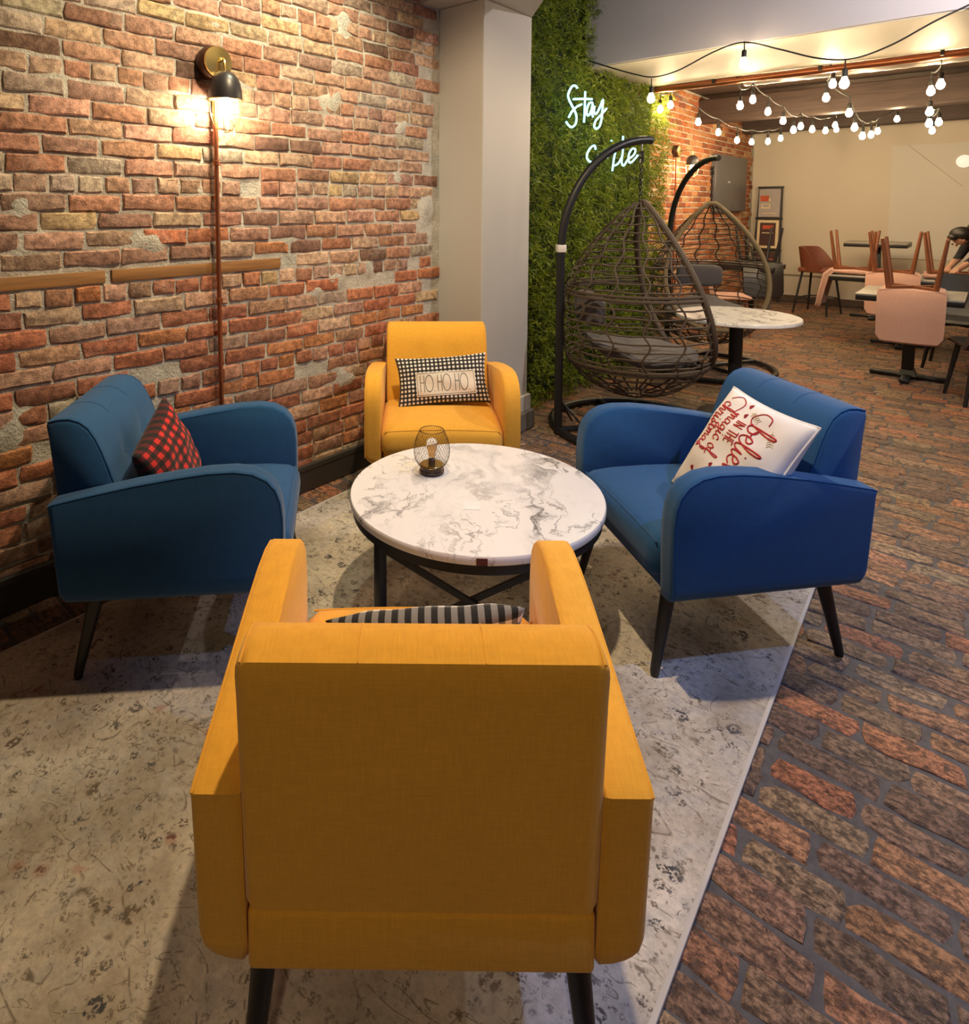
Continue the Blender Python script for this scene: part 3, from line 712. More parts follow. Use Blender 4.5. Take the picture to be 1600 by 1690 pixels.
mb = MB(); mb.box((.4655 * math.cos(a), .4655 * math.sin(a), .426), (.004, .034, .022), Matrix.Rotation(a, 3, 'Z')); mb.build('chip', plain('rust_chip', (.10, .025, .012), .8), tab)
p = on(779, 833.5, 2, .452)
st = MB(); st.box((0, 0, .0004), (.062, .062, .0008)); st_o = st.build('table_sticker', plain('sticker_paper', (.82, .80, .78), .6), None, smooth=False)
st_o.location = (p[0], p[1], .4505); st_o.rotation_euler = (0, 0, math.radians(38)); tag(st_o, 'small plain white square sticker on the marble coffee table', 'sticker')

# wire lantern on the table
p = on(713, 779, 2, .452)
lan = thing('table_lantern', 'small wire cage lantern with a bulb on the coffee table', 'lantern', (p[0], p[1], .4505))
mb = MB(); mb.lathe([(.001, 0), (.047, 0), (.049, .004), (.049, .013), (.044, .016), (.044, .026), (.040, .030), (.001, .031)], n=36); mb.build('base', plain('lantern_base', (.035, .014, .010), .3), lan)
mb = MB(); mb.lathe([(.030, .031), (.046, .034), (.044, .037), (.030, .037)], n=30); mb.build('collar', M_BRASS, lan)
mb = MB(); mb.lathe([(.001, .031), (.014, .031), (.0145, .055), (.012, .058), (.001, .058)], n=20); mb.build('socket', plain('lantern_socket', (.04, .018, .012), .4), lan)
mb = MB(); mb.lathe([(.010, .058), (.013, .07), (.019, .095), (.0225, .115), (.021, .128), (.013, .138), (.001, .141)], n=24); bl = mb.build('bulb', NT('lantern_glass').bs(col=(1, .93, .82), rough=.03, trans=.9, ior=1.3).m, lan)
mb = MB(); mb.tube(catmull([(.003, 0, .062), (.010, 0, .085), (.004, .006, .112), (-.006, .004, .085), (-.008, -.004, .112), (.004, -.007, .086), (.006, -.003, .112)], 5), .0007, 5); mb.build('filament', plain('filament_wire', (.8, .5, .2), .4, .6), bl)
cage = [(.048, .030), (.060, .045), (.068, .065), (.071, .088), (.0685, .115), (.060, .145), (.047, .172)]
prof = [tuple(p_) for p_ in catmull([(a, b_, 0) for a, b_ in cage], 4)]
mb = MB(); NW = 36
for k_ in range(NW):
    for sg in (-1, 1):
        mb.tube([(r_ * math.cos(2 * PI * k_ / NW + sg * i * .055), r_ * math.sin(2 * PI * k_ / NW + sg * i * .055), z_) for i, (r_, z_, _) in enumerate(prof)], .00045, 3, caps=False)
mb.build('wire_mesh', plain('lantern_wire', (.10, .055, .025), .35, .8), lan, kind='stuff')
for r_, z_ in ((.047, .172), (.048, .031)):
    mb = MB(); mb.tube([(r_ * math.cos(a), r_ * math.sin(a), z_) for a in np.linspace(0, 2 * PI, 36, endpoint=False)], .0016, 6, closed=True)
    mb.build('rim_wire', plain('lantern_rim', (.22, .12, .05), .3, .9), lan)

# ------------------------------------------------------------------ wall sconces
def make_sconce(label, plabel, wallx, y, z, out, yoff, power, pipe_top, near=True):
    root = thing('wall_sconce', label, 'lamp', (wallx, y, z))
    # local: +x out of the wall
    mb = MB(); q = MB().lathe([(.001, 0), (.070, 0), (.074, .006), (.074, .050), (.066, .062), (.001, .062)], n=28)
    mb.add([(p[2], p[0], p[1]) for p in q.v], q.f); mb.build('junction_box', plain('box_brown', (.055, .020, .012), .35, .2), root)
    mb = MB(); q = MB().lathe([(.001, 0.062), (.066, .062), (.068, .066), (.066, .072), (.02, .076), (.001, .077)], n=32)
    mb.add([(p[2], p[0], p[1]) for p in q.v], q.f); mb.build('brass_plate', M_BRASS, root)
    dx, dy, top = out, yoff, -.045
    mb = MB(); mb.tube(catmull([(.07, 0, 0), (.10, 0, .004), (dx - .03, dy * .6, .012), (dx - .006, dy, .004), (dx, dy, -.02), (dx, dy, top - .012)], 5), .006, 8); mb.build('swan_arm', M_BRASS, root)
    dome = [(.001, 0), (.020, -.002), (.040, -.012), (.056, -.031), (.066, -.056), (.071, -.084), (.072, -.110), (.072, -.122)]
    mb = MB(); mb.lathe([(r_, z_ + top) for r_, z_ in dome] + [(.070, -.122 + top), (.067, -.08 + top), (.050, -.032 + top), (.001, -.010 + top)], (dx, dy, 0), 32)
    mb.build('shade', plain('shade_dark', (.030, .026, .030), .38), root)
    cg = MB(); zb = top - .122
    for k_ in range(6):
        a = 2 * PI * k_ / 6 + .3
        cg.tube(catmull([(dx + r_ * math.cos(a), dy + r_ * math.sin(a), zb + z_) for r_, z_ in ((.069, .006), (.069, -.05), (.062, -.088), (.045, -.122), (.022, -.140), (.010, -.142))], 4), .0014, 5)
    cg.tube([(dx + .069 * math.cos(a), dy + .069 * math.sin(a), zb) for a in np.linspace(0, 2 * PI, 28, endpoint=False)], .003, 6, closed=True)
    cg.tube([(dx + .012 * math.cos(a), dy + .012 * math.sin(a), zb - .142) for a in np.linspace(0, 2 * PI, 12, endpoint=False)], .0016, 6, closed=True)
    cg.build('wire_cage', M_BRASS, root)
    mb = MB(); mb.lathe([(.013, .02), (.014, 0), (.026, -.028), (.030, -.045), (.026, -.064), (.012, -.076), (.001, -.078)], (dx, dy, zb + .005), 20); mb.build('bulb', emit('sconce_bulb', (1, .80, .52), power * 1000 / 105), root)
    pipe = MB(); pipe.tube([(wallx + .034, y, .12), (wallx + .034, y, z - .075)], .011, 10)
    for zz in np.arange(.45, z - .2, .62): pipe.lathe([(.012, -.012), (.016, -.010), (.016, .010), (.012, .012)], (wallx + .034, y, zz), 12)
    for zz in np.arange(.3, z - .2, .62): pipe.box((wallx + .018, y, zz), (.034, .012, .014))
    tag(pipe.build('conduit_pipe', M_COPPER), plabel, 'pipe'); return root
FACE = WX + .014
make_sconce('brass wall lamp with dark dome and wire cage on the near brick wall', 'copper conduit pipe running down the near brick wall below the lamp', FACE, 1.560, 2.130, .112, .004, P_SCONCE, 2.1)
make_sconce('lit caged wall lamp on the far brick wall past the green foliage', 'thin copper conduit on the far brick wall beside the foliage', -2.945, 8.02, 2.16, .19, .10, P_SCONCE2, 2.1)

# ------------------------------------------------------------------ ceiling lamps above the seating area, plus an added rear fill
def spot_head(label, loc, target, power, col, ang, rad=.05, blend=.35):
    root = thing('ceiling_spotlight', label, 'lamp', loc)
    d = (Vector(target) - Vector(loc)).normalized(); q = d.to_track_quat('-Z', 'Y').to_matrix()
    mb = MB(); c = MB().lathe([(.072, -.03), (.076, -.03), (.076, .11), (.05, .14), (.001, .14), (.001, .13), (.05, .13), (.072, .10), (.072, -.03)], n=24)
    mb.add([tuple(q @ Vector(p)) for p in c.v], c.f); mb.build('can', M_BLACK, root)
    mb = MB(); mb.tube([(0, 0, .12), (0, 0, 3.45 - loc[2])], .012, 8); mb.build('stem', M_BLACK, root)
    l = bpy.data.lights.new('spot', 'SPOT'); l.energy = power; l.color = col; l.spot_size = ang; l.spot_blend = blend; l.shadow_soft_size = rad
    lo = bpy.data.objects.new('lamp_light', l); C.objects.link(lo); lo.parent = root; lo.rotation_euler = d.to_track_quat('-Z', 'Y').to_euler()
    return root
spot_head('black ceiling spotlight above the coffee table', (-1.17, 1.65, 3.28), (-1.2, 1.62, 0), P_TABLE, WARM, math.radians(150), .035, .3)
spot_head('black ceiling spotlight washing the near brick wall', (-2.05, 1.95, 3.20), (-2.64, 1.9, 2.25), P_WASH, (.97, 1.0, .70), math.radians(105), .05, .8)
spot_head('black ceiling spotlight over the open floor', (.45, 3.75, 3.05), (-.5, 4.9, 1.2), P_AISLE, (.95, .88, .86), math.radians(170), .04, .3)
spot_head('black ceiling spotlight with a cool bluish lamp near the right wall', (.95, 1.85, 3.25), (-.45, 2.15, .2), P_COOL, COOL, math.radians(56), .04, .6)

spot_head('added fill spotlight, unseen behind the viewer, aimed at the nearest chair', (1.0, -1.45, 2.9), (-.62, .68, .50), P_REAR_FILL, WARM, math.radians(25), .12, .6)  # added fill lamp, only there to brighten the nearest chair's back

# ------------------------------------------------------------------ green foliage wall and neon sign
gw = thing('foliage_wall', 'tall green artificial foliage wall behind the neon sign', 'plant wall', (-2.62, 5.1, 0))
mb = MB(); mb.box((-.02, -.04, 1.7), (.10, 2.70, 3.36)); mb.build('backing_panel', plain('foliage_backing', (.010, .022, .006), .9), gw, smooth=False)
t = NT('foliage'); tone = t.n('VertexColor', layer_name='tone').outputs[0]
t.bs(col=tone, rough=.5, spec=.35); 
tr = t.n('BsdfTranslucent', {0: tone}); mx = t.n('MixShader', {0: .25}); t.t.links.new(t.b.outputs[0], mx.inputs[1]); t.t.links.new(tr.outputs[0], mx.inputs[2]); t.t.links.new(mx.outputs[0], t.out.inputs[0])
NS = 15000; NB = 5
cy_ = RNG.uniform(-1.40, 1.42, NS); cz_ = RNG.uniform(.02, 3.38, NS)
clump = .5 + .5 * np.sin(cy_ * 9 + 2 * np.sin(cz_ * 5)) * np.sin(cz_ * 8 + 1.5 * np.sin(cy_ * 7))
dep = RNG.uniform(.02, .12, NS) + .085 * clump
verts = np.zeros((NS, NB, 4, 3)); cols = np.zeros((NS, NB, 3))
base = np.stack([dep, cy_, cz_], 1)
sd = RNG.normal(0, 1, (NS, 3)); sd[:, 0] = np.abs(sd[:, 0]) * .9 + .35; sd[:, 2] -= .25; sd /= np.linalg.norm(sd, axis=1)[:, None]
for k_ in range(NB):
    d = sd + RNG.normal(0, .55, (NS, 3)); d[:, 0] = np.abs(d[:, 0]) * .8; d /= np.linalg.norm(d, axis=1)[:, None]
    L = RNG.uniform(.028, .075, NS)[:, None]; side = np.cross(d, RNG.normal(0, 1, (NS, 3))); side /= np.linalg.norm(side, axis=1)[:, None]; wd = RNG.uniform(.0022, .0050, NS)[:, None]
    st_ = base + sd * (.012 * k_)
    verts[:, k_, 0] = st_; verts[:, k_, 1] = st_ + d * L * .45 + side * wd; verts[:, k_, 2] = st_ + d * L + np.array([0, 0, -.004]); verts[:, k_, 3] = st_ + d * L * .45 - side * wd
    g = RNG.uniform(0, 1, NS)[:, None]; cols[:, k_] = (1 - g) * np.array([.055, .120, .012]) + g * np.array([.32, .37, .030])
V = verts.reshape(-1, 3); n_ = len(V) // 4
me = bpy.data.meshes.new('foliage'); me.vertices.add(len(V)); me.vertices.foreach_set('co', V.ravel())
me.loops.add(n_ * 4); me.loops.foreach_set('vertex_index', np.arange(n_ * 4, dtype=np.int32)); me.polygons.add(n_); me.polygons.foreach_set('loop_start', np.arange(0, n_ * 4, 4, dtype=np.int32)); me.update(calc_edges=True)
ca = me.color_attributes.new('tone', 'FLOAT_COLOR', 'POINT'); cc = np.ones((n_, 4, 4)); cc[:, :, :3] = cols.reshape(-1, 1, 3); ca.data.foreach_set('color', cc.ravel())
me.materials.append(t.m); fo = bpy.data.objects.new('foliage', me); C.objects.link(fo); fo.parent = gw; fo['kind'] = 'stuff'; fo['label'] = 'dense needle-like green foliage'

NX_ = -2.325; ns = thing('neon_sign', 'glowing white-blue handwritten neon sign on the green foliage wall', 'neon sign', (NX_, 5.5, 1.9))
def zpx(p): q = on(920 + p[0] / 9.3875, 120 + p[1] / 9.3875, 0, NX_); return (0.0, q[1] - 5.5, q[2] - 1.9)
M_NEON = emit('neon_tube', (.30, .82, 1.0), 3.2)
WORDS = [('lettering_stay', [[(310, 235), (285, 205), (240, 205), (200, 260), (170, 340), (185, 420), (230, 510), (275, 600), (300, 690), (285, 790), (225, 845), (165, 800), (140, 760)],
    [(380, 490), (300, 530), (230, 600), (180, 690)], [(435, 290), (430, 450), (425, 620), (415, 770)], [(250, 410), (400, 405), (540, 410)],
    [(545, 460), (500, 470), (465, 550), (460, 640), (490, 660), (530, 580), (550, 480), (540, 600), (555, 690)],
    [(580, 520), (570, 600), (600, 640), (650, 560), (710, 420), (700, 560), (690, 700), (660, 820), (610, 870), (575, 830), (600, 740), (690, 640), (765, 555)]]),
  ('lettering_lower', [[(595, 1190), (580, 1130), (530, 1150), (485, 1210), (460, 1280), (470, 1340), (520, 1385), (580, 1370)],
    [(640, 1280), (650, 1330), (690, 1330), (740, 1240), (730, 1320), (780, 1310)], [(800, 1180), (790, 1260), (840, 1260), (910, 1170), (880, 1330), (865, 1440), (855, 1520)],
    [(840, 1045), (842, 1062)], [(1020, 980), (1018, 1130), (1010, 1280), (950, 1400), (890, 1440)], [(1010, 1270), (1000, 1390), (1030, 1440), (1090, 1350)],
    [(1090, 1350), (1190, 1270), (1210, 1190), (1160, 1180), (1110, 1270), (1110, 1370), (1150, 1390), (1250, 1280)]])]
for nm, ls in WORDS:
    mb = MB()
    for ln in ls: mb.tube([zpx(p) for p in catmull([(*p, 0) for p in ln], 5)], .0078, 8)
    mb.build('tube_lettering', M_NEON, ns)
for q in ((200, 500), (430, 600), (650, 600), (520, 1300), (860, 1300), (1150, 1350)):
    a = zpx(q); mb = MB(); mb.tube([(-.20, a[1], a[2]), (-.006, a[1], a[2])], .002, 6); mb.build('standoff', M_BLACK, ns)

# ------------------------------------------------------------------ hanging egg chairs
M_CANE = plain('brown_wicker', (.085, .060, .042), .7, bump=.6, bscale=120)
M_CANE2 = plain('tan_wicker', (.165, .120, .062), .75, bump=.6, bscale=120)
M_CUSH = fabric('grey_cushion', (.105, .095, .10))
def egg_r(h, HT=1.30, R=.505):
    t_ = h / HT
    if t_ <= .38: return R * math.sqrt(max(0, 1 - ((.38 - t_) / .38) ** 2.2))
    return R * max(0, math.cos(PI / 2 * ((t_ - .38) / .62))) ** .82
def make_egg(label, hook, post, face_deg, rimM, wicker, HT=1.30, drop=.36, stretch=1.0, tilt=0.):
    """hook, post: world points; the opening looks along face_deg"""
    root = thing('hanging_egg_chair', label, 'swing chair', (hook[0], hook[1], 0), math.radians(face_deg), 'hanging egg chairs by the foliage wall')
    zb = hook[2] - drop - HT; fa = .45
    def cutf(h): return fa * (1 - h / HT) + .01
    ca, sa = math.cos(-math.radians(face_deg)), math.sin(-math.radians(face_deg))
    px, py = post[0] - hook[0], post[1] - hook[1]; pl = (px * ca - py * sa, px * sa + py * ca)
    def P(h, th, k=1.0): r_ = egg_r(h, HT) * k; return (r_ * math.cos(th), r_ * math.sin(th), zb + h)   # th=0 is the opening direction
    levels = list(np.linspace(.03, HT * .955, 25))
    basket = MB()                                           # woven seat pan at the bottom
    for h in levels:
        r_ = egg_r(h, HT); c_ = cutf(h)
        t0 = math.acos(max(-1, min(1, c_ / max(r_, 1e-4)))) if r_ > c_ else 0
        if t0 == 0: pts = [P(h + .002 * math.sin(9 * a), a) for a in np.linspace(0, 2 * PI, 40, endpoint=False)]; mb = MB(); mb.tube(pts, .0058, 5, closed=True)
        else: pts = [P(h + .003 * math.sin(11 * a + h * 20), a) for a in np.linspace(t0, 2 * PI - t0, 36)]; mb = MB(); mb.tube(pts, .0058, 5)
        mb.build('cane_ring', wicker, root)
    for hband in (.24, .70):
        for dh in (-.012, .012):
            h = hband + dh; r_ = egg_r(h, HT); c_ = cutf(h); t0 = math.acos(max(-1, min(1, c_ / r_))) if r_ > c_ else 0
            mb = MB(); mb.tube([P(h, a, 1.012) for a in np.linspace(t0, 2 * PI - t0, 40)], .010, 6, closed=(t0 == 0)); mb.build('band_ring', wicker, root)
    for k_ in range(15):
        th = 2 * PI * (k_ + .5) / 15; pts = []
        for h in np.linspace(.004, HT * .985, 44):
            r_ = egg_r(h, HT)
            if r_ * math.cos(th) > cutf(h): break
            pts.append(P(h, th + .045 * math.sin(h * 34), 1.008))
        if len(pts) > 3: mb = MB(); mb.tube(pts, .0062, 5); mb.build('cane_rib', wicker, root)
        if math.cos(th) > .2:                               # the same rib above the opening
            pts = [P(h, th, 1.008) for h in np.linspace(HT * .90, HT * .985, 8) if egg_r(h, HT) * math.cos(th) < cutf(h)]
            if len(pts) > 2: mb = MB(); mb.tube(pts, .0062, 5); mb.build('cane_rib', wicker, root)
    rim = []
    hs = [h for h in np.linspace(.02, HT, 70) if egg_r(h, HT) >= cutf(h)]
    for h in hs: rim.append((cutf(h), math.sqrt(max(0, egg_r(h, HT) ** 2 - cutf(h) ** 2)), zb + h))
    loop = rim + [(x, -y, z) for x, y, z in rim[::-1]]
    mb = MB(); mb.tube(loop, .021, 8, closed=True); mb.build('rim', rimM, root)
    # cushions
    mb = MB(); q = MB().sphere((0, 0, 0), 1, 28, 12)
    mb.add([(.02 + p[0] * .36, p[1] * .37, zb + .285 + .06 * math.copysign(abs(p[2]) ** .7, p[2]) + .10 * max(0, -p[0]) ** 2 + .015 * math.sin(p[0] * 6) * math.sin(p[1] * 6)) for p in q.v], q.f); mb.build('seat_cushion', M_CUSH, root)
    mb = MB(); q = MB().sphere((0, 0, 0), 1, 24, 12)
    mb.add([(-.33 + math.copysign(abs(p[0]) ** .6, p[0]) * .05, math.copysign(abs(p[1]) ** .45, p[1]) * .21, zb + .59 + math.copysign(abs(p[2]) ** .45, p[2]) * .105) for p in q.v], q.f); mb.build('head_cushion', M_CUSH, root)
    # stand: post, curved arm, floor ring
    ux, uy = -pl[0], -pl[1]; ul = math.hypot(ux, uy); ux /= ul; uy /= ul
    zc = 1.20; HZ = hook[2] + .03; path = [(pl[0], pl[1], .0), (pl[0], pl[1], .6), (pl[0], pl[1], zc)]
    for a in np.linspace(.12, 1.0, 14): ang = a * PI / 2; path.append((pl[0] + ux * (ul + .04) * (1 - math.cos(ang)), pl[1] + uy * (ul + .04) * (1 - math.cos(ang)), zc + (HZ - zc) * math.sin(ang)))
    path.append((ux * .07, uy * .07, HZ - .004))
    mb = MB(); mb.tube(path, .027, 12); pst = mb.build('post', M_BLACK, root)
    mb = MB(); mb.tube([(0.55 * math.cos(a) + pl[0] + ux * .55, .55 * math.sin(a) + pl[1] + uy * .55, .028) for a in np.linspace(0, 2 * PI, 56, endpoint=False)], .024, 8, closed=True); mb.build('floor_ring', M_BLACK, root)
    mb = MB(); mb.tube([(pl[0], pl[1], .028), (pl[0] + ux * 1.1, pl[1] + uy * 1.1, .028)], .02, 8); mb.build('ring_spoke', M_BLACK, root)
    mb = MB(); mb.tube([(pl[0] + ux * .55 - uy * .55, pl[1] + uy * .55 + ux * .55, .028), (pl[0] + ux * .55 + uy * .55, pl[1] + uy * .55 - ux * .55, .028)], .02, 8); mb.build('ring_spoke', M_BLACK, root)
    for sg in (-1, 1):
        mb = MB(); mb.tube([(pl[0], pl[1], .24), (pl[0] + ux * .16 - sg * uy * .14, pl[1] + uy * .16 + sg * ux * .14, .03)], .008, 6); mb.build('brace', M_BLACK, root)
    # hook, spring and chain
    ztop = HZ - .025; zapex = zb + HT
    mb = MB(); mb.tube([(0, 0, ztop), (0, 0, ztop - .045)], .006, 6); mb.build('hook', plain('steel', (.35, .33, .30), .35, .9), root)
    mb = MB(); zs_ = ztop - .05; mb.tube([(.016 * math.cos(k_ * .9), .016 * math.sin(k_ * .9), zs_ - .075 * k_ / 60) for k_ in range(61)], .0035, 5); mb.build('spring', M_BLACK, root)
    z_ = zs_ - .08; nl = max(3, int((z_ - zapex) / .032)); step = (z_ - zapex) / nl
    proto = None
    for k_ in range(nl):
        if proto is None:
            mb = MB(); lp = [(.011 * math.cos(a), 0, (step * .62) * math.sin(a)) for a in np.linspace(0, 2 * PI, 14, endpoint=False)]; mb.tube(lp, .0035, 5, closed=True); ln = mb.build('chain_link', M_BLACK, root); proto = ln
        else: ln = proto.copy(); C.objects.link(ln)
        ln.location = (0, 0, z_ - step * (k_ + .5)); ln.rotation_euler = (0, 0, (k_ % 2) * PI / 2)
    return root, pst, pl
h1 = (*on(1060, 232, 2, 1.925)[:2], 1.90)
e1, pst1, pl1 = make_egg('dark brown wicker egg chair hanging in front of the green foliage wall', h1, (-2.072, 3.736), 47, M_CANE, M_CANE)
mb = MB(); mb.box((pl1[0], pl1[1], 1.225), (.058, .058, .050)); tg = mb.build('label_tag', plain('white_label', (.70, .66, .60), .6), e1, bevel=.006)
h2 = (*on(1177, 262, 2, 1.925)[:2], 1.90)
make_egg('tan rimmed wicker egg chair behind the marble bistro table, opening towards the viewer', h2, (h2[0] - .46, h2[1] + .26), -58, M_CANE2, M_CANE)

# bistro table
bt_ = thing('bistro_table', 'small round marble bistro table on a black pedestal between the egg chairs', 'table', (-1.33, 4.92, 0))
mb = MB(); mb.lathe([(.05, .70), (.398, .70), (.404, .705), (.404, .722), (.400, .727), (.05, .727)], n=64); mb.build('marble_top', marble('bistro_marble', 1.8, 1.1), bt_)
mb = MB(); mb.lathe([(.045, .02), (.045, .66), (.09, .685), (.16, .699)], n=20); mb.build('column', M_BLACK, bt_)
mb = MB(); mb.lathe([(.001, 0), (.235, 0), (.24, .006), (.22, .014), (.06, .028), (.04, .04), (.001, .04)], n=40); mb.build('foot', M_BLACK, bt_)

# ------------------------------------------------------------------ copper pipe, duct and string lights
mb = MB(); mb.tube([(-2.60, 6.11, 2.585), (2.5, 6.11, 2.585)], .030, 12)
cp = tag(mb.build('copper_pipe', M_COPPER), 'thick copper pipe running along the back edge of the white soffit', 'pipe')
for x in (-1.9, -1.1, -.35): mb = MB(); mb.box((x, 6.085, 2.60), (.02, .075, .05)); mb.build('clamp', M_BLACK, cp)
duct = thing('spiral_duct', 'silver spiral air duct under the dark wooden ceiling', 'duct', (-.7, 7.0, 2.80))
mb = MB(); prof = []
for k_ in range(41): prof.append((.125 + (.004 if k_ % 2 else 0), -1.2 + k_ * .06))
q = MB().lathe(prof, n=28); mb.add([(p[2], p[0], p[1]) for p in q.v], q.f); mb.build('shell', plain('galvanised_steel', (.42, .38, .34), .35, .9), duct)
M_BULB = emit('string_bulb', (1.0, .75, .43), BULB_STRENGTH)
M_CORD = plain('black_cord', (.010, .009, .009), .6)
bulb_me = {}
def string_light(label, cable_px, bulbs, ext=()):
    """cable_px and bulbs: (x, y, distance down the room)"""
    root = thing('string_light', label, 'string lights', (0, 0, 0), 0, 'strings of warm festoon bulbs')
    for i, (x, y, Y) in enumerate(bulbs):
        p = on(x, y, 1, Y)
        if not bulb_me:
            m1 = MB(); m1.lathe([(.001, -.032), (.012, -.029), (.023, -.018), (.027, -.003), (.025, .011), (.017, .028), (.012, .044)], n=14); o1 = m1.build('bulb', M_BULB, root)
            m2 = MB(); m2.lathe([(.013, .040), (.016, .042), (.016, .085), (.010, .092), (.001, .093)], n=10); m2.tube([(0, 0, .09), (0, 0, .15)], .004, 5); o2 = m2.build('socket', M_CORD, root)
            bulb_me['b'] = o1; bulb_me['s'] = o2
        else:
            o1 = bulb_me['b'].copy(); o2 = bulb_me['s'].copy(); C.objects.link(o1); C.objects.link(o2); o1.parent = root; o2.parent = root
        o1.location = p; o2.location = p
    if cable_px is None:
        pts = [on(x, y, 1, Y) + np.array([0, 0, .145]) for x, y, Y in bulbs]; a0 = pts[0]; pts = [np.array([a0[0], 6.08, 2.612])] + pts; path = []
        for a, b_ in zip(pts, pts[1:]):
            for t_ in np.linspace(0, 1, 7)[:-1]: q = np.array(a) + (np.array(b_) - np.array(a)) * t_; q[2] -= .02 * math.sin(PI * t_); path.append(q)
        path.append(pts[-1])
    else: path = catmull([on(x, y, 1, Y) for x, y, Y in cable_px], 8)
    mb = MB(); mb.tube(path, .0055, 6); mb.build('cable', M_CORD, root)
Y1 = 4.86
string_light('string of bulbs swagged along the front of the grey header', [(972, 100, Y1), (1010, 112, Y1), (1050, 123, Y1), (1080, 127, Y1), (1120, 116, Y1), (1180, 85, Y1), (1229, 70, Y1), (1290, 82, Y1), (1350, 96, Y1), (1407, 97, Y1), (1470, 75, Y1), (1540, 37, Y1), (1600, 8, Y1), (1680, -30, Y1)],
             [(1075, 163, Y1), (1228, 105, Y1), (1394, 138, Y1)])
string_light('string of bulbs running away along the far brick wall', None, [(1090, 181, 6.2), (1107, 174, 6.4), (1153, 202, 6.9), (1186, 219, 7.4), (1217, 232, 7.9), (1241, 235, 8.3), (1268, 234, 8.7), (1289, 229, 9.1)])
string_light('string of bulbs sagging from the copper pipe beside the far brick wall', None, [(1222, 175, 6.2), (1243, 165, 6.4), (1268, 185, 6.8), (1293, 200, 7.2), (1310, 215, 7.7), (1322, 209, 8.0), (1341, 214, 8.3), (1363, 216, 8.7), (1379, 207, 9.2), (1381, 214, 9.6)])
string_light('string of bulbs sagging in the middle of the back room', None, [(1375, 139, 6.2), (1364, 162, 6.5), (1402, 187, 6.9), (1411, 211, 7.3), (1424, 225, 7.8), (1438, 223, 8.3), (1449, 217, 8.9), (1481, 197, 9.4)])
string_light('string of bulbs at the right of the back room', None, [(1553, 140, 6.2), (1537, 151, 6.4), (1535, 185, 6.9), (1534, 204, 7.4), (1550, 202, 8.0), (1539, 216, 8.6)])

# ------------------------------------------------------------------ back room
# dark screen on the far brick wall
tv = thing('wall_screen', 'dark grey flat screen on the far brick wall behind the egg chairs', 'screen', (-2.90, 10.15, 1.82))
mb = MB(); mb.box((0, 0, 0), (.05, 1.45, .80)); mb.build('panel', plain('screen_grey', (.10, .095, .105), .35), tv, bevel=.006)
mb = MB(); mb.box((.028, -.15, .02), (.004, .10, .022)); mb.build('logo_bar', plain('screen_mark', (.6, .6, .62), .5), tv)
mb = MB(); mb.box((-.04, 0, 0), (.05, .3, .3)); mb.build('bracket', M_BLACK, tv)
# pale panel on the far wall with a diagonal seam
pn = thing('wall_panel', 'pale grey mural panel with a thin diagonal line on the far cream wall', 'panel', (-.15, 11.49, 1.55))
mb = MB(); mb.box((0, 0, 0), (2.0, .012, 1.6)); mb.build('board', paint('panel_white', (.68, .64, .58), soil=.15), pn)
a, b_ = on(1500, 240, 1, 11.48), on(1590, 308, 1, 11.48)
mb = MB(); mb.bar((a[0] + .15, -.008, a[2] - 1.55), (b_[0] + .15, -.008, b_[2] - 1.55), .006, .02, (0, 1, 0)); mb.build('seam_line', plain('seam_tan', (.40, .31, .22), .7), pn)
q = on(1592, 266, 1, 11.46)
ds = thing('wall_disc', 'round glowing disc on the far cream wall', 'lamp', (q[0], 11.483, q[2]))
mb = MB(); c = MB().lathe([(.001, 0), (.085, 0), (.085, .02), (.06, .035), (.001, .04)], n=24); mb.add([(p[0], -p[2], p[1]) for p in c.v], c.f); mb.build('disc_face', emit('disc_glow', (1, .82, .58), 1.1), ds)  # flat round disc with an emissive face
mb = MB(); c = MB().lathe([(.086, 0), (.094, 0), (.094, .018), (.086, .018), (.086, 0)], n=24); mb.add([(p[0], -p[2], p[1]) for p in c.v], c.f); mb.build('trim_ring', plain('disc_ring', (.6, .56, .5), .5), ds)
# wire raceway and outlet on the far wall
mb = MB(); mb.box((-1.95, 11.492, .42), (1.7, .016, .02)); tag(mb.build('wire_raceway', plain('raceway', (.30, .24, .17), .6)), 'thin cable raceway low on the far cream wall', 'raceway')
ol = MB(); ol.box((-1.35, 11.488, .42), (.07, .02, .11)); tag(ol.build('wall_outlet', plain('outlet_dark', (.05, .045, .04), .5), bevel=.004), 'small dark outlet box on the far wall behind the bar stool', 'outlet')

# poster stand in the far corner
ps = thing('poster_stand', 'black framed stand with two posters in the far corner', 'display stand', (-2.62, 11.25, 0))
for dx, in ((-.24,), (.16,)):
    mb = MB(); mb.bar((dx, -.02 if dx < 0 else -.02, 0), (dx * .75, .14, 1.80), .03, .03); mb.build('upright', M_BLACK, ps)
for z_ in (1.79, 1.30, .80, .32): mb = MB(); y_ = -.02 + .16 * z_ / 1.8; mb.box((-.035, y_, z_), (.36 + .04 * (1.8 - z_), .04, .03)); mb.build('crossbar', M_BLACK, ps)
def poster(z_, hh, frame, bg, blocks):
    y_ = -.045 + .16 * z_ / 1.8; r_ = Matrix.Rotation(-.089, 3, 'X')
    mb = MB(); mb.box((-.035, y_, z_), (.30, .012, hh), r_); p_ = mb.build('poster', bg, ps, smooth=False)
    for (x, z2, w2, h2_, m_) in blocks:
        mb = MB(); mb.box((-.035 + x, y_ - .010 + .089 * z2, z_ + z2), (w2, .006, h2_), r_); mb.build('print_block', m_, p_, smooth=False)
